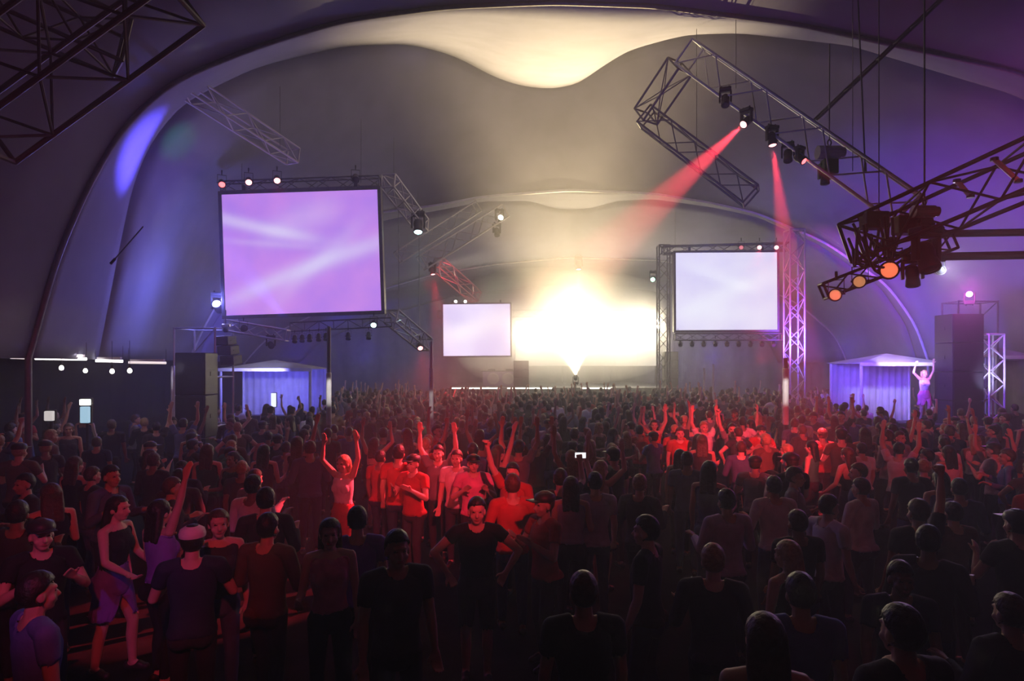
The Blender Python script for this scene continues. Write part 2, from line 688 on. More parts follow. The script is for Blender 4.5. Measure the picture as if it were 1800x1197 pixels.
SL = screen_material('lilac_picture', (.42, .20, .82), (.58, .25, .82), (.66, .56, .92), 1.42,
                     [(.10, .58, -.12, .075, .75, .02, 1.1), (.80, -.38, .10, .055, .75, -.15, .62), (.62, -.14, 0, .03, .28, 0, .6), (.45, .9, -.5, .12, .35, .25, .75), (-.25, 1.1, 0, .09, .3, .3, .9)], 4.5, 3.5)
SRM = screen_material('pale_picture', (.66, .62, .92), (.80, .76, .97), (.86, .86, 1.0), 1.6,
                      [(.20, .55, 0, .12, .6, 0, 1), (.9, -.5, 0, .10, .5, 0, .8), (.25, -.1, 0, .12, .5, 0, 1)], 4.5, 3.45)
SFM = screen_material('white_lilac_picture', (.66, .55, .86), (.80, .70, .95), (1, .95, 1), 2.0, [(.35, .4, 0, .2, .6, 0, 1)], 4.5, 3.4)
video_screen('large lilac video screen with pale streaks, hung beside three red lamps', P(530, 444, 18), 4.48, 3.48, SL, roll=math.radians(-1.9))
video_screen('white video screen hung on the reddish truss column', P(1277, 512, 28), 4.53, 3.46, SRM, roll=math.radians(-.3))
video_screen('small white-lilac video screen beside the blinding stage lights', P(838, 580, 41), 4.38, 3.38, SFM, roll=math.radians(-.5))

# ------------------------------------------------------------------ rig of the lilac screen
truss('dark truss carrying the lilac screen, red lamps on its top', P(392, 330, 18.4), P(668, 320, 18.4), w=.30, bay=.45, r=.022, m=M_DARKALU, hangers=((.12, 8.9), (.88, 10.2)))
for px, py, hot in ((390, 322, False), (437, 318, True), (487, 315, True)):
    n_ = {390: 'dimmer red lamp at the outer end of the lilac screen\'s top truss', 437: 'bright red lamp, middle of three above the lilac screen', 487: 'bright red lamp, innermost of three above the lilac screen'}[px]
    fixture('par', n_, P(px, py, 18.1), P(px + 40, 800, 9), LENS_RED_HOT if hot else LENS_RED, (RED, 350, 16, .6) if hot else None, 'red lamps above the lilac screen', scale=.9)
fixture('par', 'unlit grey lamp on the lilac screen\'s top truss, apart from the red ones', P(625, 313, 18.1), P(640, 760, 10), LENS_OFF, None, None, scale=.9)
truss('short bright truss running back from the lilac screen\'s upper corner', P(682, 318, 18.6), P(742, 396, 21.5), w=.42, bay=.45, r=.03, m=M_ALU, hangers=((.15, 9.9), (.85, 8.9)))
fixture('moving', 'black moving lamp with cyan lens below the short bright truss', P(735, 398, 20.5), P(735, 470, 19.8), LENS_CYAN, ((.5, 1, 1), 500, 30, .8), None, scale=1.35)
truss('truss under the lilac screen\'s inner corner with a red lamp at its end', P(688, 556, 18.4), P(748, 606, 20.0), w=.40, bay=.45, r=.03, m=M_ALU, hangers=((.2, 7.6), (.8, 7.9)))
fixture('par', 'red lamp at the end of the truss below the lilac screen', P(738, 609, 19.4), P(780, 740, 16), LENS_RED_HOT, (RED, 500, 40, .7), None, scale=.8)
fixture('par', 'cyan-white lamp below the lilac screen\'s lower inner corner', P(657, 569, 18.0), P(640, 700, 14), LENS_CYAN, None, None, scale=.8)
truss('shiny truss below the lilac screen\'s outer corner', P(398, 572, 17.6), P(505, 590, 17.6), w=.30, bay=.4, r=.028, m=M_ALU, hangers=((.2, 4.28), (.8, 4.28)))
fixture('moving', 'black moving lamp under the shiny truss', P(476, 606, 17.6), P(560, 760, 12), LENS_OFF, None, None, scale=.75)
fixture('par', 'short black lamp beside a bright clamp on the shiny truss', P(428, 578, 17.2), P(455, 560, 15), LENS_WHITE if False else LENS_OFF, None, None, scale=.8)
# row of small hanging cans along the screen's lower edge
for i, px in enumerate((518, 531, 544, 560, 573, 612, 648)):
    fixture('par', ('leftmost', 'second-from-left', 'third-from-left', 'middle', 'third-from-right', 'second-from-right', 'rightmost')[i] + ' small lamp hanging in the row under the lilac screen', P(px, 596 - i, 18.3), P(px, 640, 17.9), LENS_OFF, None, 'row of small lamps under the lilac screen', scale=.62)
rod_r = truss('dark pipe ladder along the lilac screen\'s lower edge', P(510, 575, 18.35), P(688, 566, 18.35), w=.26, bay=.45, r=.02, m=M_DARKALU, ladder=True)
# blue lamp beside the screen, throwing on the arch and into the smoke
fixture('moving', 'blue moving lamp glowing beside the lilac screen\'s lower outer corner', P(384, 540, 18.6), P(225, 270, 12.9), LENS_BLUE, ((.13, .10, 1.0), 450, 26, .9), None, scale=1.2)
lamp('POINT', P(381, 528, 18.0), (.20, .20, 1.0), 300, size=.12, name='blue_lamp_spill')
lamp('SPOT', (-6.2, 17.3, 4.2), (.12, .09, 1.0), 13000, aim=(-8.25, 13.8, 7.7), size=.1, spot=24, blend=1.0, name='added_arch_wash')  # added blue spot without a fixture, brightens the arch leg

# poles of the big screens
def mast(label, p, top, r, m, sleeve=None, group=None):
    root = empty('mast', (p[0], p[1], 0))
    tag(root, label, 'mast', group)
    o = p[0], p[1], 0
    rod('pole', (p[0], p[1], .04), (p[0], p[1], top), r, m, root, o, 14)
    box('foot_plate', (-.28, -.28, 0), (.28, .28, .04), M_BLACKSTEEL, root, .008)
    for a in range(4):
        c, s_ = math.cos(a * PI / 2 + .8), math.sin(a * PI / 2 + .8)
        rod('brace', (p[0] + c * .3, p[1] + s_ * .3, .03), (p[0], p[1], .75), .02, M_BLACKSTEEL, root, o, 6)
    if sleeve:
        z0, z1, sr = sleeve
        bm = bmesh.new()
        bm_lathe(bm, [(sr * .9, z0), (sr, z0 + .02), (sr, z1 - .02), (sr * .9, z1), (r, z1)], 16)
        link('white_sleeve', from_bm('white_sleeve', bm, M_WHITE, True), None, root)
    return root


p = P(578, 640, 15)
mast('white-sleeved mast standing in the crowd under the lilac screen', p, 3.9, .045, M_DARKALU, (1.55, 2.8, .062))
p = P(758, 640, 15.5)
mast('thin pinkish mast standing under the red lamp', p, 3.55, .04, M_ALU, (1.5, 2.9, .055))
p = P(1381, 640, 15)
mast('white-sleeved mast in the crowd below the reddish truss column', p, 3.15, .05, M_DARKALU, (1.55, 2.9, .07))
for px_, p_l in ((1381, P(1392, 600, 12.6)), (578, P(590, 600, 12.6)), (758, P(764, 600, 13.2))):
    lamp('SPOT', p_l, (1, .92, .9), {1381: 420, 578: 380, 758: 120}[px_], aim=P(px_, 690, 15), size=.03, spot=14, blend=.7, name='added_mast_spot')  # added unseen spots that brighten the sleeves, no fixtures
for px in (1238, 1254):
    p = P(px, 640, 30)
    mast(('left', 'right')[px == 1254] + ' slim pale mast of the pair below the white screen', p, 3.0 if px == 1254 else 2.8, .05, M_WHITE, None, 'pair of masts below the white screen')

# ------------------------------------------------------------------ rig of the white screen
truss('dark truss over the white screen, small red lamps on it', P(1165, 440, 28.3), P(1385, 434, 28.3), w=.34, bay=.6, r=.03, m=M_DARKALU, joined=True, hangers=((.1, 10), (.9, 9.6)))
for i, px in enumerate((1303, 1335, 1365)):
    fixture('par', ('small amber-red lamp', 'small red lamp, middle one', 'small red lamp at the corner')[i] + ' on the truss over the white screen', P(px, 434, 27.8), P(px - 20, 760, 12), LENS_RED_HOT if i else LENS_AMBER, (RED, 1500, 14, .6) if i else None, 'red lamps over the white screen', scale=.95)
truss('tall truss column lit reddish beside the white screen', P(1396, 640, 27) * 1 + Vector((0, 0, -3.0)), P(1396, 405, 27), w=.62, bay=.6, r=.04, m=M_ALU, name='truss_column', cat='truss')
truss('truss column on the stage side of the white screen', P(1166, 640, 33) + Vector((0, 0, -3.0)), P(1166, 432, 33), w=.55, bay=.6, r=.035, m=M_DARKALU, joined=True, name='truss_column', cat='truss')
fixture('moving', 'lamp with green lens on the truss column by the stage', P(1148, 490, 32.4), P(1120, 560, 26), LENS_GREEN, None, None, scale=1.1)
truss('lamp bar below the white screen', P(1186, 592, 28), P(1372, 592, 28), w=.3, bay=.5, r=.025, m=M_DARKALU, joined=True, hangers=((.03, 4.6), (.97, 4.6)))
for i in range(9):
    px = 1196 + i * 20.5
    fixture('par', ('leftmost', 'second-from-left', 'third-from-left', 'fourth-from-left', 'middle', 'fourth-from-right', 'third-from-right', 'second-from-right', 'rightmost')[i] + ' small black lamp in the row below the white screen', P(px, 604, 28), P(px, 700, 25), LENS_OFF, None, 'row of lamps below the white screen', scale=.8)

# ------------------------------------------------------------------ big slanting roof rig with the red beams
TA, TB = P(1212, 98, 15.0), P(1600, 372, 12.0)
truss('big slanting roof truss carrying three lamps with red beams', TA, TB, w=.62, bay=.75, r=.032, m=M_ALU, hangers=((.25, 11.0), (.78, 10.6)))
TC = P(1135, 205, 16.0)
truss('short truss closing the upper end of the slanting rig', TA + Vector((-.2, .1, -.2)), TC, w=.5, bay=.6, r=.028, m=M_DARKALU)
truss('lower slanting truss behind the red beams', TC, P(1320, 345, 15.0), w=.5, bay=.65, r=.028, m=M_DARKALU, hangers=((.5, 11.3),))


def on(px, py, d):
    return P(px, py, d)


fixture('moving', 'black moving lamp throwing the slanting red beam, highest of three', P(1312, 214, 13.7), P(660, 818, 9.0), LENS_RED_HOT, (RED, 44000, 11.5, .4), 'red beam lamps on the slanting truss', scale=.8)
fixture('moving', 'black moving lamp throwing the long red beam straight down', P(1357, 245, 13.4), P(1425, 770, 12.2), LENS_RED_HOT, (RED, 55000, 12, .4), 'red beam lamps on the slanting truss', scale=.8)
fixture('moving', 'small red-lensed lamp lighting the lower part of the slanting truss', P(1406, 279, 13.0), P(1560, 372, 11.6), LENS_RED, (RED, 900, 18, .5), 'red beam lamps on the slanting truss', scale=.7)
for i, (px, py) in enumerate(((1275, 165), (1385, 262), (1450, 300))):
    fixture('moving', ('highest', 'middle', 'lowest')[i] + ' of the unlit black moving lamps hanging on the slanting truss', P(px, py + 12, 14.1 - i * .55), P(px, 400, 13), LENS_OFF, None, 'unlit lamps on the slanting truss', scale=.8)

# chain motor on the truss
def hoist(label, loc, top, s_=1.0):
    root = empty('chain_hoist', loc)
    tag(root, label, 'hoist')
    bm = bmesh.new()
    bm_tube(bm, (-.2 * s_, 0, 0), (.16 * s_, 0, 0), .11 * s_, seg=16)
    bm_tube(bm, (.16 * s_, 0, 0), (.24 * s_, 0, 0), .085 * s_, seg=16)
    link('motor', from_bm('motor', bm, M_ALU, False), None, root)
    bm = bmesh.new()
    bm_box(bm, (-.12 * s_, -.08 * s_, -.36 * s_), (.12 * s_, .08 * s_, -.12 * s_), .02)
    link('chain_bag', from_bm('chain_bag', bm, M_BLACK), None, root)
    bm = bmesh.new()
    pr = [(.03 * s_ * math.cos(a), .11 * s_ + .05 * s_ + .05 * s_ * math.sin(a)) for a in np.linspace(-1.2, 4.2, 9)]
    for (x0, z0), (x1, z1) in zip(pr[:-1], pr[1:]):
        bm_tube(bm, (x0, 0, z0), (x1, 0, z1), .012 * s_, seg=6)
    link('hook', from_bm('hook', bm, M_BLACKSTEEL), None, root)
    rod('chain', Vector(loc) + Vector((0, 0, .2 * s_)), Vector((loc[0], loc[1], top)), .012, M_RIG, root, loc, 6)
    return root


hoist('silver chain hoist clamped on the slanting roof truss', P(1458, 268, 12.9), 9.6, 1.25)
truss('thin ladder truss rising from the slanting truss to the roof', P(1432, 212, 13.2), P(1668, -14, 12.4), w=.34, bay=.42, r=.028, m=M_DARKALU, ladder=True, up=(.3, -1, .2))

# steel cable in mid-air
cr = empty('steel_cable', P(1521, 300, 12.4))
tag(cr, 'thin steel cable dropping from the roof to the slanting truss', 'cable')
rod('rope', P(1521, 300, 12.4), P(1507, -30, 12.4), .016, M_RIG, cr, P(1521, 300, 12.4), 8)
bm = bmesh.new()
bm_tube(bm, (0, 0, -.02), (0, 0, .16), .03, .02, seg=10)
link('turnbuckle', from_bm('turnbuckle', bm, M_BLACKSTEEL), None, cr)

# ------------------------------------------------------------------ near dark truss with amber lamps
NA, NB = P(1860, 275, 7.6), P(1500, 432, 9.4)
truss('heavy dark truss coming in overhead towards the amber lamps', NA, NB, w=.60, bay=.6, r=.030, m=M_BLACKSTEEL, hangers=((.85, 10.0),))
truss('dark lamp bar with amber lamps under the heavy truss', P(1448, 512, 9.2), P(1672, 425, 8.9), w=.22, bay=.35, r=.022, m=M_BLACKSTEEL, hangers=())
for i, (px, py, m_, aim, sc_, lb) in enumerate((
        (1470, 517, LENS_AMBER_DIM, (1250, 700, 4), .78, 'amber lamp at the low end of the dark lamp bar'),
        (1512, 494, LENS_AMBER_DIM, (1330, 640, 4), .80, 'amber lamp next to the end of the dark lamp bar'),
        (1565, 474, LENS_AMBER, (1400, 560, 4), 1.12, 'round glowing orange-red lamp on the dark lamp bar'))):
    fixture('par', lb, P(px, py, 9.0), P(*aim), m_, None, 'amber lamps on the dark lamp bar', scale=sc_)
    lamp('POINT', P(px - 6, py + 2, 8.7), (1, .25, .08), .35, size=.08, name='amber_spill')
fixture('moving', 'large black unlit moving lamp at the upper end of the lamp bar', P(1628, 452, 8.6), P(1700, 640, 8), LENS_OFF, None, None, scale=1.15)
fixture('moving', 'black unlit lamp between the orange lamp and the large one', P(1604, 486, 8.8), P(1610, 640, 8.6), LENS_OFF, None, None, scale=.8)
# tangle of cables over the bar: each cable a part
cb = empty('cable_loom', P(1560, 400, 9.0))
tag(cb, 'tangle of black cables draped where the heavy truss meets the lamp bar', 'cables')
o0 = P(1560, 400, 9.0)
rr = random.Random(5)
for i in range(16):
    x0, x1 = rr.uniform(1480, 1600), rr.uniform(1500, 1650)
    y0, y1 = rr.uniform(385, 440), rr.uniform(380, 425)
    a, b = P(x0, y0, rr.uniform(8.7, 9.3)) - o0, P(x1, y1, rr.uniform(8.7, 9.3)) - o0
    dr = rr.uniform(.15, .5)
    pts = [a.lerp(b, t) + Vector((0, 0, -dr * 4 * t * (1 - t))) for t in np.linspace(0, 1, 9)]
    bm = bmesh.new()
    for q0, q1 in zip(pts[:-1], pts[1:]):
        bm_tube(bm, q0, q1, .02, seg=6)
    link('cable', from_bm('cable', bm, M_BLACK), None, cb)
box('junction_box', (-.35, -.1, -.02), (-.02, .12, .22), M_BLACK, cb, .02)
box('junction_box', (.1, -.12, -.1), (.42, .1, .16), M_BLACK, cb, .02)
hoist('bright-edged chain hoist on the heavy dark truss', P(1625, 372, 8.8), 10.4, .8)
for i, (px0, py0, px1, py1) in enumerate(((1748, 280, 1790, 318), (1682, 318, 1706, 345))):
    b_ = empty('truss_plate', P(px0, py0, 7.7 + i * .4))
    tag(b_, ('pale steel splice bar shining on the upper heavy truss', 'pale steel splice bar shining near the middle of the heavy truss')[i], 'splice bar')
    rod('bar', P(px0, py0, 7.7 + i * .4), P(px1, py1, 7.7 + i * .4), .03, M_WHITE, b_, b_.location, 8)
    bm = bmesh.new()
    for q in (P(px0, py0, 7.7 + i * .4), P(px1, py1, 7.7 + i * .4)):
        bm_lathe(bm, [(0, -.02), (.045, -.02), (.045, .02), (0, .02)], 10, Matrix.Translation(q - b_.location))
    link('bolt', from_bm('bolt', bm, M_BLACKSTEEL), None, b_)
for i, (py, th) in enumerate(((411, .055), (451, .06))):
    a, b = P(1648, py, 9.3), P(2000, py - 6, 8.6)
    b_ = empty('boom_pipe', a)
    tag(b_, ('upper dark boom pipe reaching in beside the heavy truss', 'lower dark boom pipe reaching in beside the black lamp')[i], 'pipe')
    rod('pipe', a, b, th, M_BLACK, b_, a, 12)
    bm = bmesh.new()
    bm_tube(bm, (-.02, 0, 0), (.10, 0, 0), th * 1.3, seg=14)
    link('end_cap', from_bm('end_cap', bm, M_BLACKSTEEL), None, b_)

# ------------------------------------------------------------------ dark trusses over the near left
truss('dark lattice truss high in the near corner of the roof', P(-60, 215, 6.6), P(290, -40, 6.6), w=.75, bay=.55, r=.03, m=M_DARKALU, hangers=())
truss('second dark lattice truss crossing the near corner of the roof', P(-40, -30, 7.6), P(215, 85, 8.6), w=.60, bay=.55, r=.03, m=M_DARKALU, hangers=())
truss('slim dark truss slanting down to the lilac screen', P(215, 78, 13.0), P(515, 275, 17.6), w=.42, bay=.6, r=.026, m=M_ALU, hangers=((.9, 10.6),))
sr_ = empty('stay_rod', P(196, 462, 13))
tag(sr_, 'thin slanting stay rod against the dark blue tent side', 'rod')
rod('rope', P(196, 462, 13), P(252, 398, 13), .014, M_RIG, sr_, sr_.location, 6)
bm = bmesh.new()
bm_tube(bm, (-.02, 0, -.02), (.08, 0, .09), .028, seg=8)
link('turnbuckle', from_bm('turnbuckle', bm, M_BLACKSTEEL), None, sr_)

# ------------------------------------------------------------------ mid rig between lilac screen and stage
truss('slanting truss in place of hazy light streaks between the lilac screen and the stage', P(884, 372, 28.5), P(742, 462, 27.0), w=.62, bay=.8, r=.035, m=M_ALU, joined=True, hangers=((.2, 9.5), (.8, 7.9)))  # trusses shaped along slanting light streaks in the haze
truss('second slanting truss in place of light streaks beside the first one', P(838, 364, 28.5), P(700, 452, 27.0), w=.5, bay=.8, r=.03, m=M_ALU, joined=True, hangers=((.2, 9.5),))
truss('reddish slanting truss above the small white-lilac screen', P(768, 462, 29), P(836, 522, 31), w=.55, bay=.7, r=.035, m=M_ALU, joined=True, hangers=((.2, 8.8),))
fixture('moving', 'silvery moving lamp at the top of the first light-streak truss', P(878, 385, 28.2), P(900, 360, 26.5), LENS_WHITE, None, None, scale=1.2)
fixture('moving', 'dark moving lamp just below the silvery one', P(873, 408, 28.2), P(890, 520, 27.2), LENS_OFF, None, None, scale=1.1)
fixture('moving', 'lamp with red lens at the upper end of the reddish truss', P(760, 476, 28.6), P(772, 560, 28.2), LENS_RED_HOT, (RED, 9000, 30, .7), None, scale=1.0)
lamp('SPOT', P(745, 500, 26), RED, 1600, aim=P(800, 500, 30), size=.1, spot=50, blend=.8, name='red_truss_wash')
lamp('SPOT', P(1330, 640, 24), RED, 2600, aim=P(1396, 560, 27), size=.1, spot=60, blend=.8, name='red_column_wash')
for i, px in enumerate((801, 818)):
    fixture('par', ('left', 'right')[i] + ' tiny white lamp on top of the small white-lilac screen', P(px, 529, 40.6), P(px, 640, 30), LENS_WHITE, None, 'two tiny lamps above the small screen', scale=.9)

# ------------------------------------------------------------------ stage
sx0, sx1 = -4.2, 10.8
st = empty('stage_platform', (3.3, 40, 0))
tag(st, 'wide black stage platform with bright front edge at the far end of the tent', 'stage')
box('deck', (sx0 - 3.3, 0, 1.38), (sx1 - 3.3, 11.5, 1.5), M_DECK, st, .02)
for i in range(10):
    x0 = sx0 - 3.3 + i * 1.5
    box('skirt_panel', (x0 + .02, .06, 0), (x0 + 1.48, .12, 1.37), M_DARKCLOTH, st, .01)
M_STRIP = glow('edge_strip', (1, .93, .80), 5)
for a, b in ((.3, 3.4), (3.9, 7.0), (8.6, 10.6)):
    box('edge_strip', (sx0 - 3.3 + a, -.05, 1.42), (sx0 - 3.3 + b, 0, 1.5), M_STRIP, st, .01)
for i in range(5):
    box('step', (sx1 - 3.3 - 1.4, -1.5 + i * .3, 0 if i == 0 else .0), (sx1 - 3.3 - .2, -1.2 + i * .3, .27 * (i + 1)), M_DECK, st, .01)
# video wall made of tiles
vw = empty('video_wall', (P(1030, 0, 48).x, 48, 1.52))
tag(vw, 'blazing white tiled video wall at the back of the stage', 'video wall')
M_LED = glow('video_tile', (1, .95, .84), 1.0, True)
for i in range(7):
    for j in range(3):
        box('video_tile', (-5.4 + i * 1.55, 0, 1.35 + j * 1.15), (-5.4 + i * 1.55 + 1.53, .12, 1.35 + j * 1.15 + 1.13), M_LED, vw, .01)
for s_ in (-5.42, -1.8, 1.8, 5.4):
    box('support_leg', (s_ - .05, .13, 0), (s_ + .05, .25, 4.8), M_BLACKSTEEL, vw, .005)

truss('lamp truss across the stage carrying the blinder lamps', P(770, 552, 44), P(1175, 552, 44), w=.5, bay=.9, r=.04, m=M_DARKALU, joined=True, hangers=((.1, 8), (.5, 9.4), (.9, 8.2)))
M_BLIND = glow('blinder_lens', (1, .88, .62), 160)


def blinder(label, loc, k=1.0, cols=3, rows=2):
    root = empty('blinder_lamp', loc)
    tag(root, label, 'stage light', 'blinder lamps on the stage truss')
    root.rotation_euler = (0, 0, math.atan2(loc[0], loc[1]) * -1)
    wd, ht = .34 * cols * k, .34 * rows * k
    box('housing', (-wd / 2, 0, -ht / 2), (wd / 2, .22 * k, ht / 2), M_BLACK, root, .02)
    for i in range(cols):
        for j in range(rows):
            bm = bmesh.new()
            c = Matrix.Translation((-wd / 2 + (i + .5) * .34 * k, -.002, -ht / 2 + (j + .5) * .34 * k)) @ Matrix.Rotation(PI / 2, 4, 'X')
            bm_lathe(bm, [(.15 * k, 0), (.13 * k, .03 * k), (.07 * k, .05 * k), (0, .06 * k)], 14, c)
            link('lens', from_bm('lens', bm, M_BLIND, True), None, root)
    box('bracket', (-.04, .05, ht / 2), (.04, .12, ht / 2 + .5), M_BLACKSTEEL, root, .005)
    return root


for i, (px, py, k) in enumerate(((852, 585, 1.0), (930, 588, 1.05), (985, 584, .9), (1032, 580, 1.2), (1080, 584, .9), (1118, 582, 1.15), (1146, 570, .9))):
    L_ = P(px, py, 43.4)
    blinder(('blinder lamp overlapping the edge of the small white-lilac screen', 'blinder lamp second from the small screen', 'blinder lamp just inside the middle of the stage truss', 'largest blinder lamp in the middle of the stage',
             'blinder lamp just past the middle of the stage truss', 'blinder lamp near the truss column by the stage', 'last blinder lamp beside the truss column')[i], L_, k * 1.15)
    lamp('SPOT', L_ + Vector((0, -.35, 0)), (1, .84, .58), 1500 * k, aim=P(px, 700, 20), size=.35, spot=172, blend=1.0, name='blinder_light')

fixture('moving', 'white lamp at the crown of the stage arch beaming straight down', P(1017, 466, 41.4), P(1017, 620, 41.4), LENS_WHITE, ((1, .85, .75), 9000, 11, .5), None, scale=1.6)

ul = P(1012, 664, 35.5)  # added uplight and stand, put in to brighten the roof strip
fixture('moving', 'made-up warm uplight on a stand before the stage, added to light the roof fabric', ul, (1.4, 19, 12.9), LENS_OFF, ((1, .76, .40), 120000, 38, 1.0), None, scale=1.0, upright=True)
us = empty('added_lamp_stand', (ul.x, ul.y, 0))
tag(us, 'thin black stand added under the made-up uplight before the stage', 'stand')
rod('pole', (ul.x, ul.y, 0), (ul.x, ul.y, ul.z - .37), .03, M_BLACKSTEEL, us, us.location, 8)
for a in range(3):
    rod('leg', (ul.x + .4 * math.cos(a * 2.1), ul.y + .4 * math.sin(a * 2.1), .0), (ul.x, ul.y, .6), .015, M_BLACKSTEEL, us, us.location, 6)

# desk and loudspeakers on stage
dk = empty('performer_desk', (P(880, 0, 42.5).x, 42.5, 1.5))
tag(dk, 'pale desk with two round emblems on the stage below the small screen', 'desk')
box('front_panel', (-1.2, -.4, 0), (1.2, -.34, 1.0), mat('desk_front', (.55, .48, .62), var=.08), dk, .02)
box('table_top', (-1.3, -.45, 1.0), (1.3, .5, 1.06), M_BLACK, dk, .01)
for s_ in (-.5, .5):
    bm = bmesh.new()
    bm_lathe(bm, [(0, .0), (.30, .0), (.34, .02), (.38, .0), (.40, .0)], 24, Matrix.Translation((s_, -.41, .52)) @ Matrix.Rotation(PI / 2, 4, 'X'))
    link('round_emblem', from_bm('round_emblem', bm, M_WHITE, True), None, dk)
    box('support_leg', (s_ * 2 - .04, .3, 0), (s_ * 2 + .04, .4, 1.0), M_BLACKSTEEL, dk, .005)
    box('player_deck', (s_ * 1.2 - .25, -.25, 1.06), (s_ * 1.2 + .25, .2, 1.17), M_BLACKSTEEL, dk, .01)


def speaker_box(label, loc, w_=.9, d_=.7, h_=.6, group=None, yaw=0.0, tilt=0.0):
    root = empty('loudspeaker', loc)
    root.rotation_euler = (tilt, 0, yaw)
    tag(root, label, 'loudspeaker', group)
    box('cabinet', (-w_ / 2, -d_ / 2, 0), (w_ / 2, d_ / 2, h_), M_BLACK, root, .02)
    box('grille', (-w_ / 2 + .04, -d_ / 2 - .015, .04), (w_ / 2 - .04, -d_ / 2, h_ - .04), M_BLACKSTEEL, root, .004)
    for s_ in (-1, 1):
        box('handle', (s_ * w_ / 2 - .012, -.08, h_ * .45), (s_ * w_ / 2 + .012, .08, h_ * .55), M_BLACKSTEEL, root, .003)
    return root


for i in range(3):
    speaker_box(('lowest', 'middle', 'topmost')[i] + ' black loudspeaker cabinet stacked on the stage beside the desk', (P(916, 0, 41.5).x, 41.5, 1.502 + i * .58), 1.0, .7, .57, 'loudspeaker stack beside the stage desk')
for i in range(4):
    speaker_box(('lowest', 'second-lowest', 'second-highest', 'topmost')[i] + ' black loudspeaker cabinet stacked at the stage end by the truss column', (P(1178, 0, 41).x, 41, 1.502 + i * .58), .9, .7, .57, 'loudspeaker stack at the stage end')

# ------------------------------------------------------------------ left side: tower, stall, lights
M_TUBE = glow('strip_tube', (1, .93, .92), 6.0)
M_BULB = glow('festoon_bulb', (1, .95, .8), 8.0)
for i, (x0, x1, y0, d_) in enumerate(((18, 52, 628, 12.5), (62, 152, 630, 13.2), (168, 216, 634, 14.2), (226, 292, 637, 15.5))):
    a, b = P(x0, y0, d_), P(x1, y0 + 1, d_ + .2)
    r_ = empty('strip_light', (a + b) / 2)
    tag(r_, ('short strip light at the near end of the tent eave', 'long bright strip light under the tent eave', 'medium strip light above the festoon bulbs', 'dim strip light near the scaffold tower')[i], 'strip light', 'strip lights along the tent eave')
    o_ = (a + b) / 2
    rod('tube', a, b, .03, M_TUBE if i in (1, 2) else glow('dim_tube', (1, .85, .85), 1.2), r_, o_, 10)
    box('batten', (-(b - a).length / 2, -.04, .032), ((b - a).length / 2, .04, .09), M_WHITE, r_, .005)
    for e in (a, b):
        rod('hanger_rope', e + Vector((0, 0, .08)), e + Vector((0, 0, .35)), .006, M_RIG, r_, o_, 5)
for i, (px, py) in enumerate(((50, 650), (108, 646), (150, 651), (197, 652), (228, 651))):
    p = P(px, py, 14.1 if px == 150 else 13.0)
    r_ = empty('festoon_bulb', p)
    tag(r_, ('leftmost', 'second-from-left', 'middle', 'second-from-right', 'rightmost')[i] + ' small bare bulb hanging in a line below the strip lights', 'bulb', 'festoon bulbs below the strip lights')
    bm = bmesh.new()
    bm_lathe(bm, [(0, -.06), (.03, -.05), (.045, -.02), (.04, .015), (.02, .04), (.016, .05)], 12)
    link('bulb', from_bm('bulb', bm, M_BULB, True), None, r_)
    bm = bmesh.new()
    bm_tube(bm, (0, 0, .045), (0, 0, .12), .02, seg=8)
    bm_tube(bm, (0, 0, .12), (0, 0, .62), .005, seg=5)
    link('socket', from_bm('socket', bm, M_BLACK), None, r_)
lamp('AREA', P(110, 622, 13.2), (1, .85, .9), 12, aim=P(110, 900, 13.2), sx=2.0, sy=.1, name='strip_light_spill')


def scaffold(label, x0, x1, y0, y1, H, m, levels=3, white_to=None):
    root = empty('scaffold_tower', ((x0 + x1) / 2, (y0 + y1) / 2, 0))
    tag(root, label, 'scaffold')
    o_ = root.location.copy()
    for x in (x0, x1):
        for y in (y0, y1):
            rod('standard', (x, y, 0), (x, y, H), .03, m, root, o_, 8)
    for k in range(1, levels + 1):
        z = H * k / levels - .03
        for (xa, ya, xb, yb) in ((x0, y0, x1, y0), (x0, y1, x1, y1), (x0, y0, x0, y1), (x1, y0, x1, y1)):
            rod('ledger', (xa, ya, z), (xb, yb, z), .022, m, root, o_, 8)
        rod('brace', (x0, y0, H * (k - 1) / levels), (x1, y0, z), .018, m, root, o_, 8)
    if white_to:
        for x in (x0, x0 + .22):
            bm = bmesh.new()
            bm_lathe(bm, [(.045, 1.5), (.055, 1.52), (.055, white_to - .02), (.045, white_to)], 12, Matrix.Translation((x - o_.x, y0 - o_.y - .05, 0)))
            link('white_sleeve', from_bm('white_sleeve', bm, M_WHITE, True), None, root)
    return root


scaffold('scaffold tower with white-sleeved posts beside the blue-lit stall', P(306, 0, 17).x, P(378, 0, 17).x, 17, 18.1, P(0, 575, 17).z, M_ALU, 3, 2.95)
for i in range(3):
    speaker_box(('lowest', 'middle', 'topmost')[i] + ' black loudspeaker cabinet stacked in front of the scaffold tower', (P(346, 0, 16.4).x, 16.4, .002 + i * 1.1 if i < 2 else 2.204), .78, .7, 1.09, 'loudspeaker stack at the scaffold tower')
for i in range(3):
    q = P(397 + i * 5, 598 + i * 17, 17.4)
    speaker_box(('top', 'middle', 'bottom')[i] + ' dark cabinet of the tilted hanging speaker line by the blue lamp', (q.x, q.y, q.z - .13), .42, .4, .25, 'tilted speaker line by the blue lamp', yaw=-.2, tilt=.12)
q = P(397, 598, 17.4)
hoist('small chain hoist holding the tilted speaker line', (q.x, q.y, q.z + .40), 4.5, .5)

lamp('SPOT', P(318, 600, 14.2), (.85, .8, 1), 260, aim=P(308, 668, 17), size=.04, spot=11, blend=.8, name='added_tower_spot')  # added unseen spot to brighten the tower's white sleeves

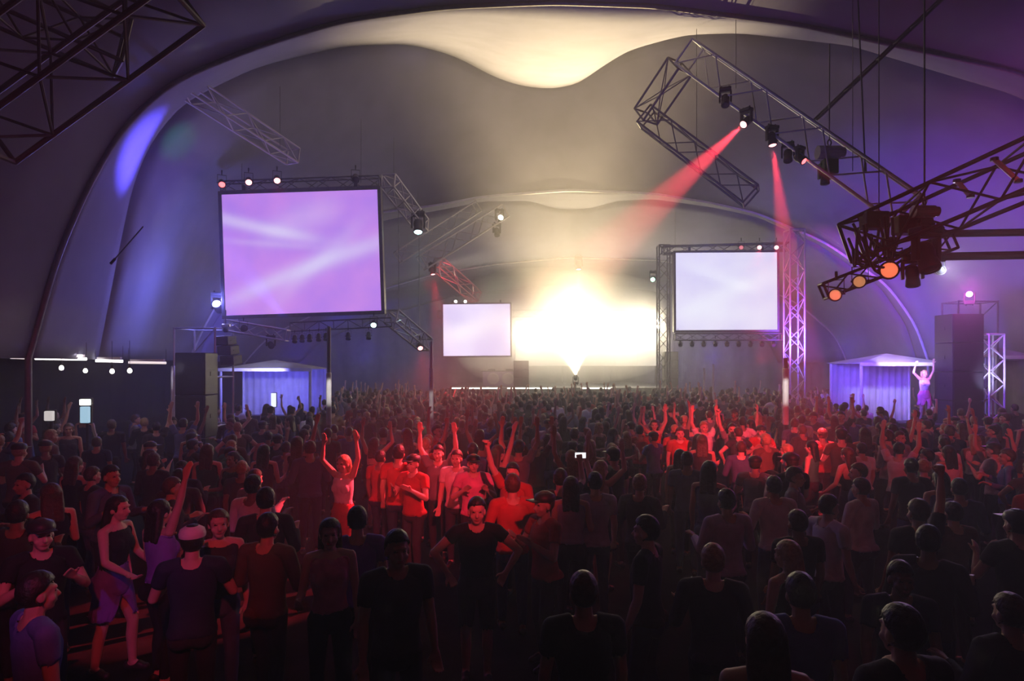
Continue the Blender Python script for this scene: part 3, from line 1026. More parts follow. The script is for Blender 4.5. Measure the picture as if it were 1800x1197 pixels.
# market stalls (frame + canopy + drape + counter)
def stall(label, x0, x1, y0, y1, H, lit=True, drape=True, tone=M_WHITE):
    cx, cy = (x0 + x1) / 2, (y0 + y1) / 2
    root = empty('market_stall', (cx, cy, 0))
    tag(root, label, 'stall')
    o_ = root.location.copy()
    for x in (x0, x1):
        for y in (y0, y1):
            rod('post', (x, y, 0), (x, y, H), .05, tone, root, o_, 10)
    V = [(x0 - cx - .1, y0 - cy - .1, H), (x1 - cx + .1, y0 - cy - .1, H), (x1 - cx + .1, y1 - cy + .1, H), (x0 - cx - .1, y1 - cy + .1, H), (0, 0, H + .34)]
    o = link('canopy', mesh_of('canopy', V, [(0, 1, 4), (1, 2, 4), (2, 3, 4), (3, 0, 4)], M_CURTAIN), None, root)
    s_ = o.modifiers.new('thickness', 'SOLIDIFY')
    s_.thickness = .02
    box('valance', (x0 - cx - .1, y0 - cy - .12, H - .10), (x1 - cx + .1, y0 - cy - .09, H + .02), tone, root, .004)
    if drape:
        V, Fc = [], []
        N = 40
        for i in range(N + 1):
            x = (x0 - cx) + (x1 - x0) * i / N
            yy = y1 - cy + .05 * math.sin(i * 1.9)
            V += [(x, yy, .02), (x, yy, H - .02)]
        for i in range(N):
            Fc.append((2 * i, 2 * i + 2, 2 * i + 3, 2 * i + 1))
        o = link('drape', mesh_of('drape', V, Fc, M_CURTAIN, True), None, root)
        s_ = o.modifiers.new('thickness', 'SOLIDIFY')
        s_.thickness = .015
    box('counter', (x0 - cx + .2, y0 - cy + .15, 0), (x1 - cx - .2, y0 - cy + .7, 1.05), M_BLACK, root, .02)
    return root


xa, xb = P(388, 0, 23.5).x, P(545, 0, 23.5).x
stall('blue-lit stall with white canopy edge under the lilac screen', xa, xb, 23.5, 25.5, P(0, 648, 23.5).z)
lamp('SPOT', P(470, 660, 22.6), (.14, .12, 1), 650, aim=P(470, 676, 25.5), size=.1, spot=120, blend=.8, name='stall_blue_wash')
lamp('SPOT', P(455, 640, 21.5), (.75, .75, 1), 260, aim=P(455, 650, 23.5), size=.06, spot=70, blend=.8, name='stall_top_light')
# white glowing figure-like lamp at the stall
def sign_post(label, p, w_, h_, m, pole=True, cat='lit sign'):
    root = empty('light_box', (p.x, p.y, 0))
    tag(root, label, cat)
    bm = bmesh.new()
    bm_box(bm, (-w_ / 2, -.04, p.z - h_ / 2), (w_ / 2, .04, p.z + h_ / 2), .015)
    link('lit_panel', from_bm('lit_panel', bm, m), None, root)
    box('casing', (-w_ / 2 - .02, .02, p.z - h_ / 2 - .02), (w_ / 2 + .02, .07, p.z + h_ / 2 + .02), M_BLACK, root, .01)
    if pole:
        rod('pole', (p.x, p.y + .06, .02), (p.x, p.y + .06, p.z - h_ / 2), .025, M_BLACKSTEEL, root, root.location, 8)
    box('foot_plate', (-.2, -.15, 0), (.2, .25, .02), M_BLACKSTEEL, root, .005)
    return root


sign_post('tall white lit panel at the blue-lit stall', P(481, 703, 22.8), .17, .50, glow('lit_white_blue', (.62, .68, 1), 2.2))
sign_post('white lit panel of the light column near the stall opening', P(150, 707, 12.5), .20, .12, glow('lit_white', (.95, 1, .92), 3.0))
sign_post('pale cyan lit panel just below the white one', P(150, 729, 12.3), .17, .32, glow('lit_cyan', (.35, .62, .78), 1.2))
sign_post('small white square lit sign near the red-lit person', P(87, 731, 12.2), .17, .19, glow('lit_greywhite', (.7, .68, .66), 1.0))

# ------------------------------------------------------------------ right side: stalls, tower, lamps
xa, xb = P(1514, 0, 21).x, P(1664, 0, 21).x
stall('violet-lit stall with glowing white canopy edge', xa, xb, 21, 23, P(0, 638, 21).z)
xa2, xb2 = P(1752, 0, 21.5).x, P(1752, 0, 21.5).x + 3.0
stall('violet-lit stall beyond the loudspeaker tower', xa2, min(xb2, 17.9), 21.5, 23.2, P(0, 626, 21.5).z)
lamp('SPOT', P(1590, 616, 19.6), (.80, .74, 1), 480, aim=P(1588, 632, 21), size=.06, spot=80, blend=.9, name='stall_edge_light')
lamp('SPOT', P(1590, 655, 20.2), (.30, .12, 1), 260, aim=P(1590, 680, 23), size=.1, spot=120, blend=.8, name='stall_violet_wash')
lamp('SPOT', P(1745, 690, 19.0), (.55, .5, 1), 260, aim=P(1740, 630, 20.5), size=.1, spot=70, blend=.8, name='tower_wash')
xt0, xt1 = P(1664, 0, 20).x, P(1722, 0, 20).x
for i in range(5):
    speaker_box(('lowest', 'second-lowest', 'middle', 'second-highest', 'topmost')[i] + ' black loudspeaker cabinet in the tall stack between the violet-lit stalls', ((xt0 + xt1) / 2, 20.2, .002 + i * .92), 1.0, .85, .91, 'tall loudspeaker stack between the stalls')
scaffold('scaffold tower behind the tall loudspeaker stack', P(1692, 0, 21).x, P(1762, 0, 21).x, 21.2, 22.0, P(0, 527, 21).z, M_DARKALU, 4)
truss('white-lit truss column beside the tall loudspeaker stack', (P(1742, 0, 20).x, 20, .0), (P(1742, 0, 20).x, 20, P(0, 588, 20).z), w=.48, bay=.4, r=.03, m=M_WHITE, name='truss_column')
fixture('moving', 'magenta moving lamp glowing on top of the loudspeaker stack', P(1704, 517, 19.9), P(1700, 560, 8), LENS_MAG, ((1, .12, .95), 260, 100, .9), None, scale=.9, upright=True)
lamp('POINT', P(1703, 512, 19.3), (1, .12, .9), 170, size=.1, name='magenta_spill')
fixture('par', 'white lamp flaring behind the large black moving lamp', P(1650, 476, 12.5), P(1700, 470, 11), LENS_OFF, ((.8, .7, 1), 500, 60, .9), None, scale=.8)
# podium with the pink-lit dancer
pd = empty('podium', (P(1625, 0, 20.4).x, 20.4, 0))
tag(pd, 'small black podium in front of the violet-lit stall', 'podium')
box('platform', (-.5, -.5, 0), (.5, .5, 1.02), M_BLACK, pd, .02)
box('top_board', (-.54, -.54, 1.02), (.54, .54, 1.08), M_DECK, pd, .01)
lamp('SPOT', P(1640, 600, 18.6), (1, .3, .95), 420, aim=P(1626, 665, 20.4), size=.05, spot=14, blend=.6, name='pink_pin_spot')

# ------------------------------------------------------------------ coloured washes on the tent (bare spots, the blue fills added to tint it)
lamp('SPOT', (9.5, 18, 3.4), (.13, .07, 1.0), 4200, aim=(19, 26, 7), size=.3, spot=110, blend=1.0, name='added_blue_wash')
lamp('SPOT', (11.5, 25.5, 3.9), (.13, .08, 1.0), 4500, aim=(18.5, 33, 6.0), size=.3, spot=115, blend=1.0, name='added_blue_wash')
lamp('SPOT', (13.5, 42.5, 3.4), (.14, .09, 1.0), 4500, aim=(19.5, 53, 5), size=.3, spot=115, blend=1.0, name='added_blue_wash')
lamp('SPOT', (-9, 27.5, 3.3), (.12, .09, 1.0), 2200, aim=(-14, 36, 5), size=.3, spot=120, blend=1.0, name='added_blue_wash')
lamp('SPOT', (-10, 42.5, 3.4), (.12, .09, 1.0), 2500, aim=(-13, 53, 4), size=.3, spot=120, blend=1.0, name='added_blue_wash')
lamp('SPOT', (14, 12, 4.0), (.10, .06, 1.0), 900, aim=(17, 14, 10), size=.3, spot=120, blend=1.0, name='added_blue_wash')
lamp('SPOT', (-4, 16, 3.6), (.10, .08, 1.0), 70, aim=(-10.5, 19, 7), size=.3, spot=110, blend=1.0, name='added_blue_wash')
lamp('SPOT', (-6, 30, 3.6), (.10, .08, 1.0), 500, aim=(-13, 27, 7), size=.3, spot=110, blend=1.0, name='added_blue_wash')
lamp('SPOT', (3, 9, 4.5), (.12, .11, 1.0), 800, aim=(2, 26, 11), size=.3, spot=100, blend=1.0, name='added_blue_wash')
lamp('SPOT', (-3.5, 13.5, 6.0), (.10, .08, 1.0), 800, aim=P(712, 125, 19.5), size=.1, spot=14, blend=1.0, name='blue_roof_spot')
lamp('SPOT', (-3.0, 11.5, 4.6), (.03, 1.0, .28), 900, aim=P(330, 262, 15.5), size=.04, spot=10, blend=1.0, name='green_roof_spot')

# red and violet crowd keys added unseen behind the camera, no rig there
lamp('SPOT', (1.5, -2.5, 6.6), RED, 7500, aim=(-.9, 8.6, 1.4), size=.12, spot=15, blend=.8, name='added_red_key')
lamp('SPOT', (2.5, -2.5, 6.6), RED, 27000, aim=(4.6, 12.8, 1.5), size=.12, spot=14, blend=.8, name='added_red_key')
lamp('SPOT', (.5, -2.5, 6.6), RED, 1200, aim=(-3.4, 5.6, 1.2), size=.12, spot=18, blend=.8, name='added_red_key')
lamp('SPOT', (.5, -2.5, 6.6), RED, 1100, aim=(-7.8, 12.8, 1.4), size=.12, spot=26, blend=.9, name='added_red_key')
lamp('SPOT', (3.5, -2.5, 6.6), RED, 3200, aim=(9.5, 14.0, 1.4), size=.12, spot=26, blend=.9, name='added_red_key')
lamp('SPOT', (-2.0, -2.0, 5.5), VIOLET, 280, aim=(-3.3, 5.6, 1.0), size=.1, spot=14, blend=.8, name='added_violet_key')

# ------------------------------------------------------------------ people
SKIN = [mat('skin_fair', (.62, .40, .31), rough=.55, var=.08, scale=9), mat('skin_tan', (.48, .29, .20), rough=.55, var=.08, scale=9), mat('skin_brown', (.26, .15, .10), rough=.5, var=.1, scale=9)]
M_EYE = mat('eye', (.03, .025, .02), rough=.1, var=.1)
M_LIP = mat('lip', (.45, .16, .15), rough=.5, var=.1)
HAIR = [mat('hair_dark', (.018, .013, .010), rough=.5, var=.3, scale=30, bump=.3), mat('hair_brown', (.07, .04, .022), rough=.5, var=.3, scale=30, bump=.3), mat('hair_fair', (.36, .25, .12), rough=.5, var=.25, scale=30, bump=.3)]
CL = {'black': (.012, .012, .014), 'charcoal': (.04, .04, .045), 'navy': (.02, .025, .07), 'white': (.70, .70, .70), 'grey': (.22, .22, .23), 'red': (.45, .04, .04), 'purple': (.22, .10, .55),
      'lavender': (.50, .46, .66), 'green': (.05, .22, .12), 'blue': (.10, .13, .38), 'pink': (.75, .25, .45), 'denim': (.07, .10, .20), 'brown': (.12, .07, .04)}
CLM = {k: mat('cloth_' + k, c, rough=.85, var=.18, scale=7, bump=.25) for k, c in CL.items()}
SHOE = mat('shoe', (.03, .028, .026), rough=.5, var=.3)


class Cap:
    """collects capsules / ellipsoids as overlapping closed shells for a voxel remesh"""

    def __init__(s):
        s.V, s.F = [], []

    def capsule(s, a, b, ra, rb, seg=10):
        a, b = Vector(a), Vector(b)
        d = b - a
        q = d.to_track_quat('Z', 'Y') if d.length > 1e-6 else Quaternion()
        base = len(s.V)
        rings = []
        for cen, r, angs in ((a, ra, (-80, -50, -20, 0)), (b, rb, (0, 20, 50, 80))):
            for g in angs:
                g = math.radians(g)
                c = cen + q @ Vector((0, 0, r * math.sin(g)))
                rr_ = r * math.cos(g)
                rings.append([c + q @ Vector((rr_ * math.cos(2 * PI * k / seg), rr_ * math.sin(2 * PI * k / seg), 0)) for k in range(seg)])
        for R in rings:
            s.V.extend(R)
        for i in range(len(rings) - 1):
            for k in range(seg):
                k2 = (k + 1) % seg
                s.F.append((base + i * seg + k, base + i * seg + k2, base + (i + 1) * seg + k2, base + (i + 1) * seg + k))
        s.F.append(tuple(base + k for k in reversed(range(seg))))
        s.F.append(tuple(base + (len(rings) - 1) * seg + k for k in range(seg)))

    def stack(s, rows, seg=20):
        """rows (x, y, z, rx, ry): elliptical sections from bottom to top"""
        base = len(s.V)
        for (x, y, z, rx, ry) in rows:
            s.V.extend([Vector((x + rx * math.cos(2 * PI * k / seg), y + ry * math.sin(2 * PI * k / seg), z)) for k in range(seg)])
        for i in range(len(rows) - 1):
            for k in range(seg):
                k2 = (k + 1) % seg
                s.F.append((base + i * seg + k, base + i * seg + k2, base + (i + 1) * seg + k2, base + (i + 1) * seg + k))
        s.F.append(tuple(base + k for k in reversed(range(seg))))
        s.F.append(tuple(base + (len(rows) - 1) * seg + k for k in range(seg)))

    def ball(s, c, r, M=None):
        base = len(s.V)
        c = Vector(c)
        n, m_ = 12, 8
        s.V.append(c + Vector((0, 0, -r[2])))
        for j in range(1, m_):
            g = -PI / 2 + PI * j / m_
            for k in range(n):
                s.V.append(c + Vector((r[0] * math.cos(g) * math.cos(2 * PI * k / n), r[1] * math.cos(g) * math.sin(2 * PI * k / n), r[2] * math.sin(g))))
        s.V.append(c + Vector((0, 0, r[2])))
        top = len(s.V) - 1
        for k in range(n):
            k2 = (k + 1) % n
            s.F.append((base, base + 1 + k2, base + 1 + k))
            for j in range(m_ - 2):
                s.F.append((base + 1 + j * n + k, base + 1 + j * n + k2, base + 1 + (j + 1) * n + k2, base + 1 + (j + 1) * n + k))
            s.F.append((base + 1 + (m_ - 2) * n + k, base + 1 + (m_ - 2) * n + k2, top))


def remeshed(cap, voxel, ratio, smooth=2):
    me = mesh_of('tmp', cap.V, cap.F)
    o = bpy.data.objects.new('tmp', me)
    COL.objects.link(o)
    r = o.modifiers.new('r', 'REMESH')
    r.mode = 'VOXEL'
    r.voxel_size = voxel
    sm_ = o.modifiers.new('s', 'SMOOTH')
    sm_.iterations = smooth
    sm_.factor = .5
    if ratio < 1:
        d_ = o.modifiers.new('d', 'DECIMATE')
        d_.ratio = ratio
    dg = bpy.context.evaluated_depsgraph_get()
    out = bpy.data.meshes.new_from_object(o.evaluated_get(dg))
    bpy.data.objects.remove(o)
    bpy.data.meshes.remove(me)
    return out


def unit(v):
    return Vector(v).normalized()


def seg_dist(Pn, a, b):
    a, b = np.array(a), np.array(b)
    ab = b - a
    t = np.clip(((Pn - a) @ ab) / (ab @ ab + 1e-12), 0, 1)
    return np.linalg.norm(Pn - (a + t[:, None] * ab), axis=1), t


HEADC = Vector((0, .015, 1.60))


def build_person(sex, armL, armR, curl=.6, legs=((-.02, .02), (.02, -.02)), spread=.09, lean=(0, 0), yaw=0.0, long_hair=False, sleeve=.55, outfit='shirt_trousers', detail=1.0, turn=0.0):
    """armX = (upper direction, forearm direction) for the left (x<0) and right arm; faces +Y, feet at z = 0"""
    f_ = sex == 'f'
    c = Cap()
    segs = []            # (region, a, b, radius)
    hip_w, wai, chx, sh = (.168, .120, .150, .165) if f_ else (.158, .140, .168, .190)
    c.stack([(0, 0, .80, .10, .08), (0, -.005, .84, hip_w * .93, .115), (0, -.01, .92, hip_w, .122), (0, 0, 1.02, wai * 1.05, .10), (0, .005, 1.10, wai, .092), (0, .01, 1.20, chx * .95, .105),
             (0, .01, 1.29, chx, .112), (0, 0, 1.37, chx * .98, .095), (0, -.01, 1.425, chx * .72, .070), (0, -.012, 1.46, .07, .055)])
    if f_:
        for sx in (-1, 1):
            c.ball((sx * .065, .080, 1.265), (.068, .045, .068))
    for sx in (-1, 1):
        c.ball((sx * .075, -.085, .88), (.08, .065, .08))
    c.capsule((0, -.012, 1.43), (0, .0, 1.53), .058 if not f_ else .050, .052 if not f_ else .045)
    # head: skull, face, jaw, nose, ears, brow
    hc = HEADC
    cy, sy = math.cos(yaw), math.sin(yaw)

    def H(x, y, z):
        return Vector((hc.x + x * cy - y * sy, hc.y + x * sy + y * cy, hc.z + z))
    hb = Cap()
    hb.ball((0, -.01, .025), (.076, .095, .092))
    hb.ball((0, .03, -.03), (.062, .066, .085))
    hb.ball((0, .052, -.088), (.036, .034, .026))
    hb.capsule((0, .088, .005), (0, .108, -.030), .009, .015)
    hb.ball((0, .080, .028), (.052, .018, .012))
    hb.ball((0, .088, -.062), (.024, .014, .010))
    for sx in (-1, 1):
        hb.ball((sx * .076, -.008, -.012), (.012, .024, .032))
        hb.ball((sx * .032, .072, .004), (.014, .014, .011))
        hb.ball((sx * .042, .055, -.035), (.024, .026, .024))
    base = len(c.V)
    c.V += [H(*v) for v in hb.V]
    c.F += [tuple(i + base for i in q) for q in hb.F]
    segs.append(('head', H(0, 0, .03), H(0, .02, -.05), .095))
    segs.append(('neck', (0, -.012, 1.45), (0, 0, 1.52), .05))
    segs.append(('torso', (-.06, 0, .95), (-.06, 0, 1.38), .10))
    segs.append(('torso', (.06, 0, .95), (.06, 0, 1.38), .10))
    segs.append(('torso', (-.12, 0, 1.36), (.12, 0, 1.36), .06))
    for side, arm in ((-1, armL), (1, armR)):
        S = Vector((side * sh, -.005, 1.405))
        ud, fd = unit(arm[0]), unit(arm[1])
        if ud.z > .3:
            S += Vector((-side * .02, 0, .035))
        E = S + ud * .285
        Wt = E + fd * .245
        k = .88 if f_ else 1.0
        c.capsule(S, S + ud * .12, .054 * k, .050 * k)
        c.capsule(S + ud * .10, E, .049 * k, .039 * k)
        c.capsule(E, E + fd * .09, .040 * k, .040 * k)
        c.capsule(E + fd * .08, Wt, .039 * k, .025 * k)
        c.capsule((side * sh * .45, -.01, 1.43), S, .05 * k, .052 * k)
        segs.append(('upper', S, E, .048 * k))
        segs.append(('fore', E, Wt, .035 * k))
        # hand
        pl = fd.cross(Vector((0, 1, 0)))
        if pl.length < .2:
            pl = fd.cross(Vector((1, 0, 0)))
        sd = pl.normalized()                      # across the palm
        nm = fd.cross(sd).normalized()            # palm normal
        if nm.y < 0:
            nm = -nm
        kn = []
        for i, (off, ln) in enumerate(((-.030, .060), (-.010, .074), (.010, .080), (.030, .070))):
            a0 = Wt + sd * off * .55
            a1 = Wt + fd * .085 + sd * off
            c.capsule(a0, a1, .016, .0125, 8)
            g = curl * (.8 + .1 * i)
            m1 = a1 + (fd * math.cos(g) + nm * math.sin(g)) * ln * .55
            m2 = m1 + (fd * math.cos(g * 1.9) + nm * math.sin(g * 1.9)) * ln * .45
            c.capsule(a1, m1, .0110, .0100, 8)
            c.capsule(m1, m2, .0100, .0085, 8)
        t0 = Wt + fd * .02 + sd * .022
        t1 = t0 + (fd * .6 + sd * .75 + nm * .25).normalized() * .045
        t2 = t1 + (fd * .85 + sd * .3 + nm * .35).normalized() * .032
        c.capsule(t0, t1, .015, .012, 8)
        c.capsule(t1, t2, .0115, .0095, 8)
        segs.append(('hand', Wt + fd * .015, Wt + fd * .16, .04))
    for side, (kx, ky) in ((-1, legs[0]), (1, legs[1])):
        Hp = Vector((side * .088, -.005, .90))
        A = Vector((side * spread * 1.1, ky * 2.2, .075))
        mid = (Hp + A) / 2
        K = Vector((mid.x + side * .008, mid.y + .03 + abs(kx), .485))
        c.capsule(Hp, K, .088 if f_ else .085, .053)
        c.capsule(K, K + (A - K) * .35 + Vector((0, -.012, 0)), .052, .053)
        c.capsule(K + (A - K) * .33 + Vector((0, -.012, 0)), A, .052, .035)
        c.capsule(A + Vector((0, -.045, -.032)), A + Vector((side * .015, .13, -.046)), .036, .029)
        c.capsule(A, A + Vector((side * .01, .08, -.03)), .036, .03)
        segs.append(('thigh', Hp, K, .075))
        segs.append(('shin', K, A, .045))
        segs.append(('foot', A + Vector((0, -.05, -.04)), A + Vector((side * .015, .14, -.05)), .04))
    body = remeshed(c, .0085 if detail >= 1 else .013, .42 * detail if detail >= 1 else .5)
    n = len(body.vertices)
    co = np.empty(n * 3)
    body.vertices.foreach_get('co', co)
    co = co.reshape(-1, 3)
    nr = np.empty(n * 3)
    body.vertices.foreach_get('normal', nr)
    nr = nr.reshape(-1, 3)
    regs, D, T = [], [], []
    for r_, a, b, rad in segs:
        d_, t_ = seg_dist(co, a, b)
        regs.append(r_)
        D.append(d_ - rad)
        T.append(t_)
    D, T = np.array(D), np.array(T)
    best = D.argmin(0)
    reg = np.array(regs)[best]
    tt = T[best, np.arange(n)]
    z = co[:, 2]
    # head-local coordinates (turned with the head)
    hx = (co[:, 0] - hc.x) * cy + (co[:, 1] - hc.y) * sy
    hy = -(co[:, 0] - hc.x) * sy + (co[:, 1] - hc.y) * cy
    hz_ = co[:, 2] - hc.z
    faces = [tuple(p_.vertices) for p_ in body.polygons]
    sets = {}
    armu = reg == 'upper'
    tor = np.isin(reg, ['torso']) | ((reg == 'thigh') & (z > .86))
    neckline = ~((np.hypot(co[:, 0], co[:, 1] + .01) < (.105 if f_ else .085)) & (z > 1.405))
    leg = np.isin(reg, ['thigh', 'shin'])
    if outfit == 'shirt_trousers':
        sets['shirt'] = ((tor & (z > .90) & neckline) | (armu & (tt < sleeve)) | ((reg == 'fore') & (tt < (sleeve - 1) * 1.0)), .014)
        sets['trousers'] = (((tor & (z < 1.00)) | (reg == 'thigh') | ((reg == 'shin') & (tt < .93))) & (z > .085), .010)
    elif outfit == 'top_skirt':
        sets['top'] = (tor & (z > 1.03) & (z < 1.40) & neckline & ~((co[:, 1] < -.02) & (z > 1.22)), .010)
        sets['skirt'] = ((tor & (z < 1.03)) | ((reg == 'thigh') & (z > .58)), .022)
    elif outfit == 'top_trousers':
        sets['top'] = (tor & (z > .98) & (z < 1.41) & neckline, .011)
        sets['trousers'] = (((tor & (z < 1.02)) | (reg == 'thigh') | ((reg == 'shin') & (tt < .93))) & (z > .085), .008)
    elif outfit == 'shirt_shorts':
        sets['shirt'] = ((tor & (z > .90) & neckline) | (armu & (tt < sleeve)), .014)
        sets['shorts'] = ((tor & (z < 1.00)) | ((reg == 'thigh') & (z > .52)), .016)
    sets['shoe'] = ((reg == 'foot') & (z < .10) & (co[:, 0] < 0), .007)
    sets['shoe_'] = ((reg == 'foot') & (z < .10) & (co[:, 0] >= 0), .007)
    hairline = (hz_ > .055) | ((hy < .012) & (hz_ > -.055)) if not long_hair else ((hz_ > .060) | ((hy < .030) & (hz_ > -.08)))
    ears = (np.abs(hx) > .072) & (hz_ < .018) & (hy > -.035)
    sets['hair'] = ((reg == 'head') & hairline & ~(ears if not long_hair else np.zeros(n, bool)), .016 if not long_hair else .020)
    # lean of the upper body about the hips
    lx, ly = lean

    def deform(X):
        X = np.array(X, dtype=float)
        wgt = np.clip((X[:, 2] - .90) / .25, 0, 1)
        h = np.maximum(X[:, 2] - .92, 0)
        X[:, 0] += wgt * h * lx
        X[:, 1] += wgt * h * ly
        if turn:
            a = wgt * turn
            x, y = X[:, 0].copy(), X[:, 1].copy()
            X[:, 0] = x * np.cos(a) - y * np.sin(a)
            X[:, 1] = x * np.sin(a) + y * np.cos(a)
        return X
    out = {}
    for nm_, (mask, off) in sets.items():
        keep = [q for q in faces if sum(mask[i] for i in q) >= 2] if nm_ != 'hair' else [q for q in faces if all(mask[i] for i in q)]
        if not keep:
            continue
        used = sorted({i for q in keep for i in q})
        idx = {v: k for k, v in enumerate(used)}
        pos = co[used] + nr[used] * off
        if nm_ == 'skirt':
            k = np.clip((1.0 - pos[:, 2]) / .42, 0, 1)[:, None]
            cen = np.zeros_like(pos)
            cen[:, 2] = pos[:, 2]
            ang = np.arctan2(pos[:, 1], pos[:, 0])
            ring = np.stack([(.175 + .05 * k[:, 0]) * np.cos(ang), (.135 + .06 * k[:, 0]) * np.sin(ang), pos[:, 2]], 1)
            pos = pos * (1 - k) + ring * k
        if nm_ == 'hair':
            pos = pos + np.stack([np.zeros(len(used)), np.zeros(len(used)), np.clip(hz_[used], 0, .1) * .12], 1)
        ec = {}                                  # even out the hem
        for q in keep:
            for i in range(len(q)):
                e = tuple(sorted((idx[q[i]], idx[q[(i + 1) % len(q)]])))
                ec[e] = ec.get(e, 0) + 1
        nb = {}
        for (a, b), k in ec.items():
            if k == 1:
                nb.setdefault(a, []).append(b)
                nb.setdefault(b, []).append(a)
        for _ in range(14):
            new = {a: (pos[a] + pos[l].mean(0)) / 2 for a, l in nb.items()}
            for a, v in new.items():
                pos[a] = v
        pos = deform(pos)
        bm = bmesh.new()
        vs = [bm.verts.new(v) for v in pos]
        for q in keep:
            try:
                bm.faces.new([vs[idx[i]] for i in q])
            except ValueError:
                pass
        bm.normal_update()
        be = [e for e in bm.edges if len(e.link_faces) == 1]
        nmap = {v: v.normal.copy() for e in be for v in e.verts}
        res = bmesh.ops.extrude_edge_only(bm, edges=be)
        for v in [g for g in res['geom'] if isinstance(g, bmesh.types.BMVert)]:
            src = min(nmap, key=lambda q_: (q_.co - v.co).length_squared) if len(nmap) < 400 else None
            nrm = nmap[src] if src is not None else v.normal
            v.co -= nrm * off * .9
        out[nm_] = from_bm(nm_, bm, None, True)
    if long_hair:
        hc_ = Cap()
        for sx in (-.05, -.018, .018, .05):
            hc_.capsule(H(sx, -.055, .03), H(sx * 1.25, -.075, -.10), .045, .040)
            hc_.capsule(H(sx * 1.25, -.075, -.10), Vector((hc.x + sx * 1.4, hc.y - .105, 1.36)), .040, .026)
        hc_.ball(H(0, -.02, .035), (.094, .108, .098))
        hm_ = remeshed(hc_, .014, .6, 1)
        hco = np.empty(len(hm_.vertices) * 3)
        hm_.vertices.foreach_get('co', hco)
        hco = hco.reshape(-1, 3)
        loc = hco - np.array(hc)
        ly_ = -loc[:, 0] * sy + loc[:, 1] * cy
        drop = {i for i in range(len(hco)) if ly_[i] > .048 and loc[i, 2] < .062}
        hco = deform(hco)
        fc = [tuple(p_.vertices) for p_ in hm_.polygons if not any(i in drop for i in p_.vertices)]
        us = sorted({i for q in fc for i in q})
        ix = {v: k for k, v in enumerate(us)}
        out['hair'] = mesh_of('hair', hco[us], [tuple(ix[i] for i in q) for q in fc], None, True)
        bpy.data.meshes.remove(hm_)
    body.materials.clear()
    for m_ in (SKIN[0], M_EYE, M_LIP):
        body.materials.append(m_)
    for p_ in body.polygons:
        i = p_.vertices[0]
        if reg[i] == 'head':
            if abs(abs(hx[i]) - .032) < .011 and abs(hz_[i] - .004) < .007 and hy[i] > .07:
                p_.material_index = 1
            elif abs(hx[i]) < .024 and abs(hz_[i] + .062) < .009 and hy[i] > .085:
                p_.material_index = 2
    body.vertices.foreach_set('co', deform(co).ravel())
    body.update()
    body.shade_smooth()
    body.name = 'person'
    return body, out


DN = ((-.16, .05, -1), (-.05, .35, -1)), ((.16, .05, -1), (.05, .35, -1))
UPV = ((-.45, .15, 1), (.05, .1, 1)), ((.45, .15, 1), (-.05, .1, 1))
SPECS = {
    'calm_man': dict(sex='m', armL=DN[0], armR=DN[1]),
    'arms_up_man': dict(sex='m', armL=UPV[0], armR=UPV[1], curl=.25, lean=(.03, -.05)),
    'fist_man': dict(sex='m', armL=DN[0], armR=((.35, .35, 1), (.1, .2, 1)), curl=1.2, lean=(.04, 0)),
    'clap_man': dict(sex='m', armL=((-.35, .35, -.9), (.55, .7, .55)), armR=((.35, .35, -.9), (-.55, .7, .55)), curl=.15, sleeve=.5),
    'long_sleeve_man': dict(sex='m', armL=((-.3, .1, -1), (.15, .9, .25)), armR=((.3, .1, -1), (-.1, .8, .5)), sleeve=1.9, legs=((.03, .05), (.0, -.03))),
    'calm_woman': dict(sex='f', armL=DN[0], armR=((.2, .1, -1), (.05, .9, .1)), long_hair=True, outfit='top_trousers'),
    'arm_up_woman': dict(sex='f', armL=((-.3, .2, -1), (-.2, .7, .3)), armR=((.4, .1, 1), (.25, .1, 1)), long_hair=True, outfit='top_trousers', curl=.3, lean=(-.06, .02)),
    'arms_up_woman': dict(sex='f', armL=UPV[0], armR=((.7, .1, .7), (-.2, .1, 1)), long_hair=True, outfit='top_skirt', curl=.3),
    'akimbo_man': dict(sex='m', armL=((-.75, .05, -.66), (.55, .35, -.75)), armR=((.75, .05, -.66), (-.55, .35, -.75)), outfit='shirt_shorts', sleeve=.35, curl=.8),
    'skirt_woman': dict(sex='f', armL=((-.25, .25, -1), (.0, .75, -.55)), armR=((.25, .35, -1), (.0, .85, -.35)), long_hair=True, outfit='top_skirt', legs=((.04, .06), (.0, -.05)), lean=(0, .07)),
    'phone_man': dict(sex='m', armL=DN[0], armR=((.3, .55, .25), (-.1, .45, 1)), curl=1.0, sleeve=.6),
}
PROTO = {k: build_person(**v) for k, v in SPECS.items()}
FEMALE = {k for k, v in SPECS.items() if v['sex'] == 'f'}


def template(kind):
    """a body with its clothing and hair parented, kept as the source of copies"""
    body, parts = PROTO[kind]
    o = link('person', body)
    o.material_slots[0].link = 'OBJECT'
    for nm_, me in parts.items():
        if not me.materials:
            me.materials.append(SHOE)
        c_ = link(nm_.strip('_'), me, None, o)
        c_.material_slots[0].link = 'OBJECT'
    return o


TEMPL = {}
N_PEOPLE = [0]
SPOTS = []


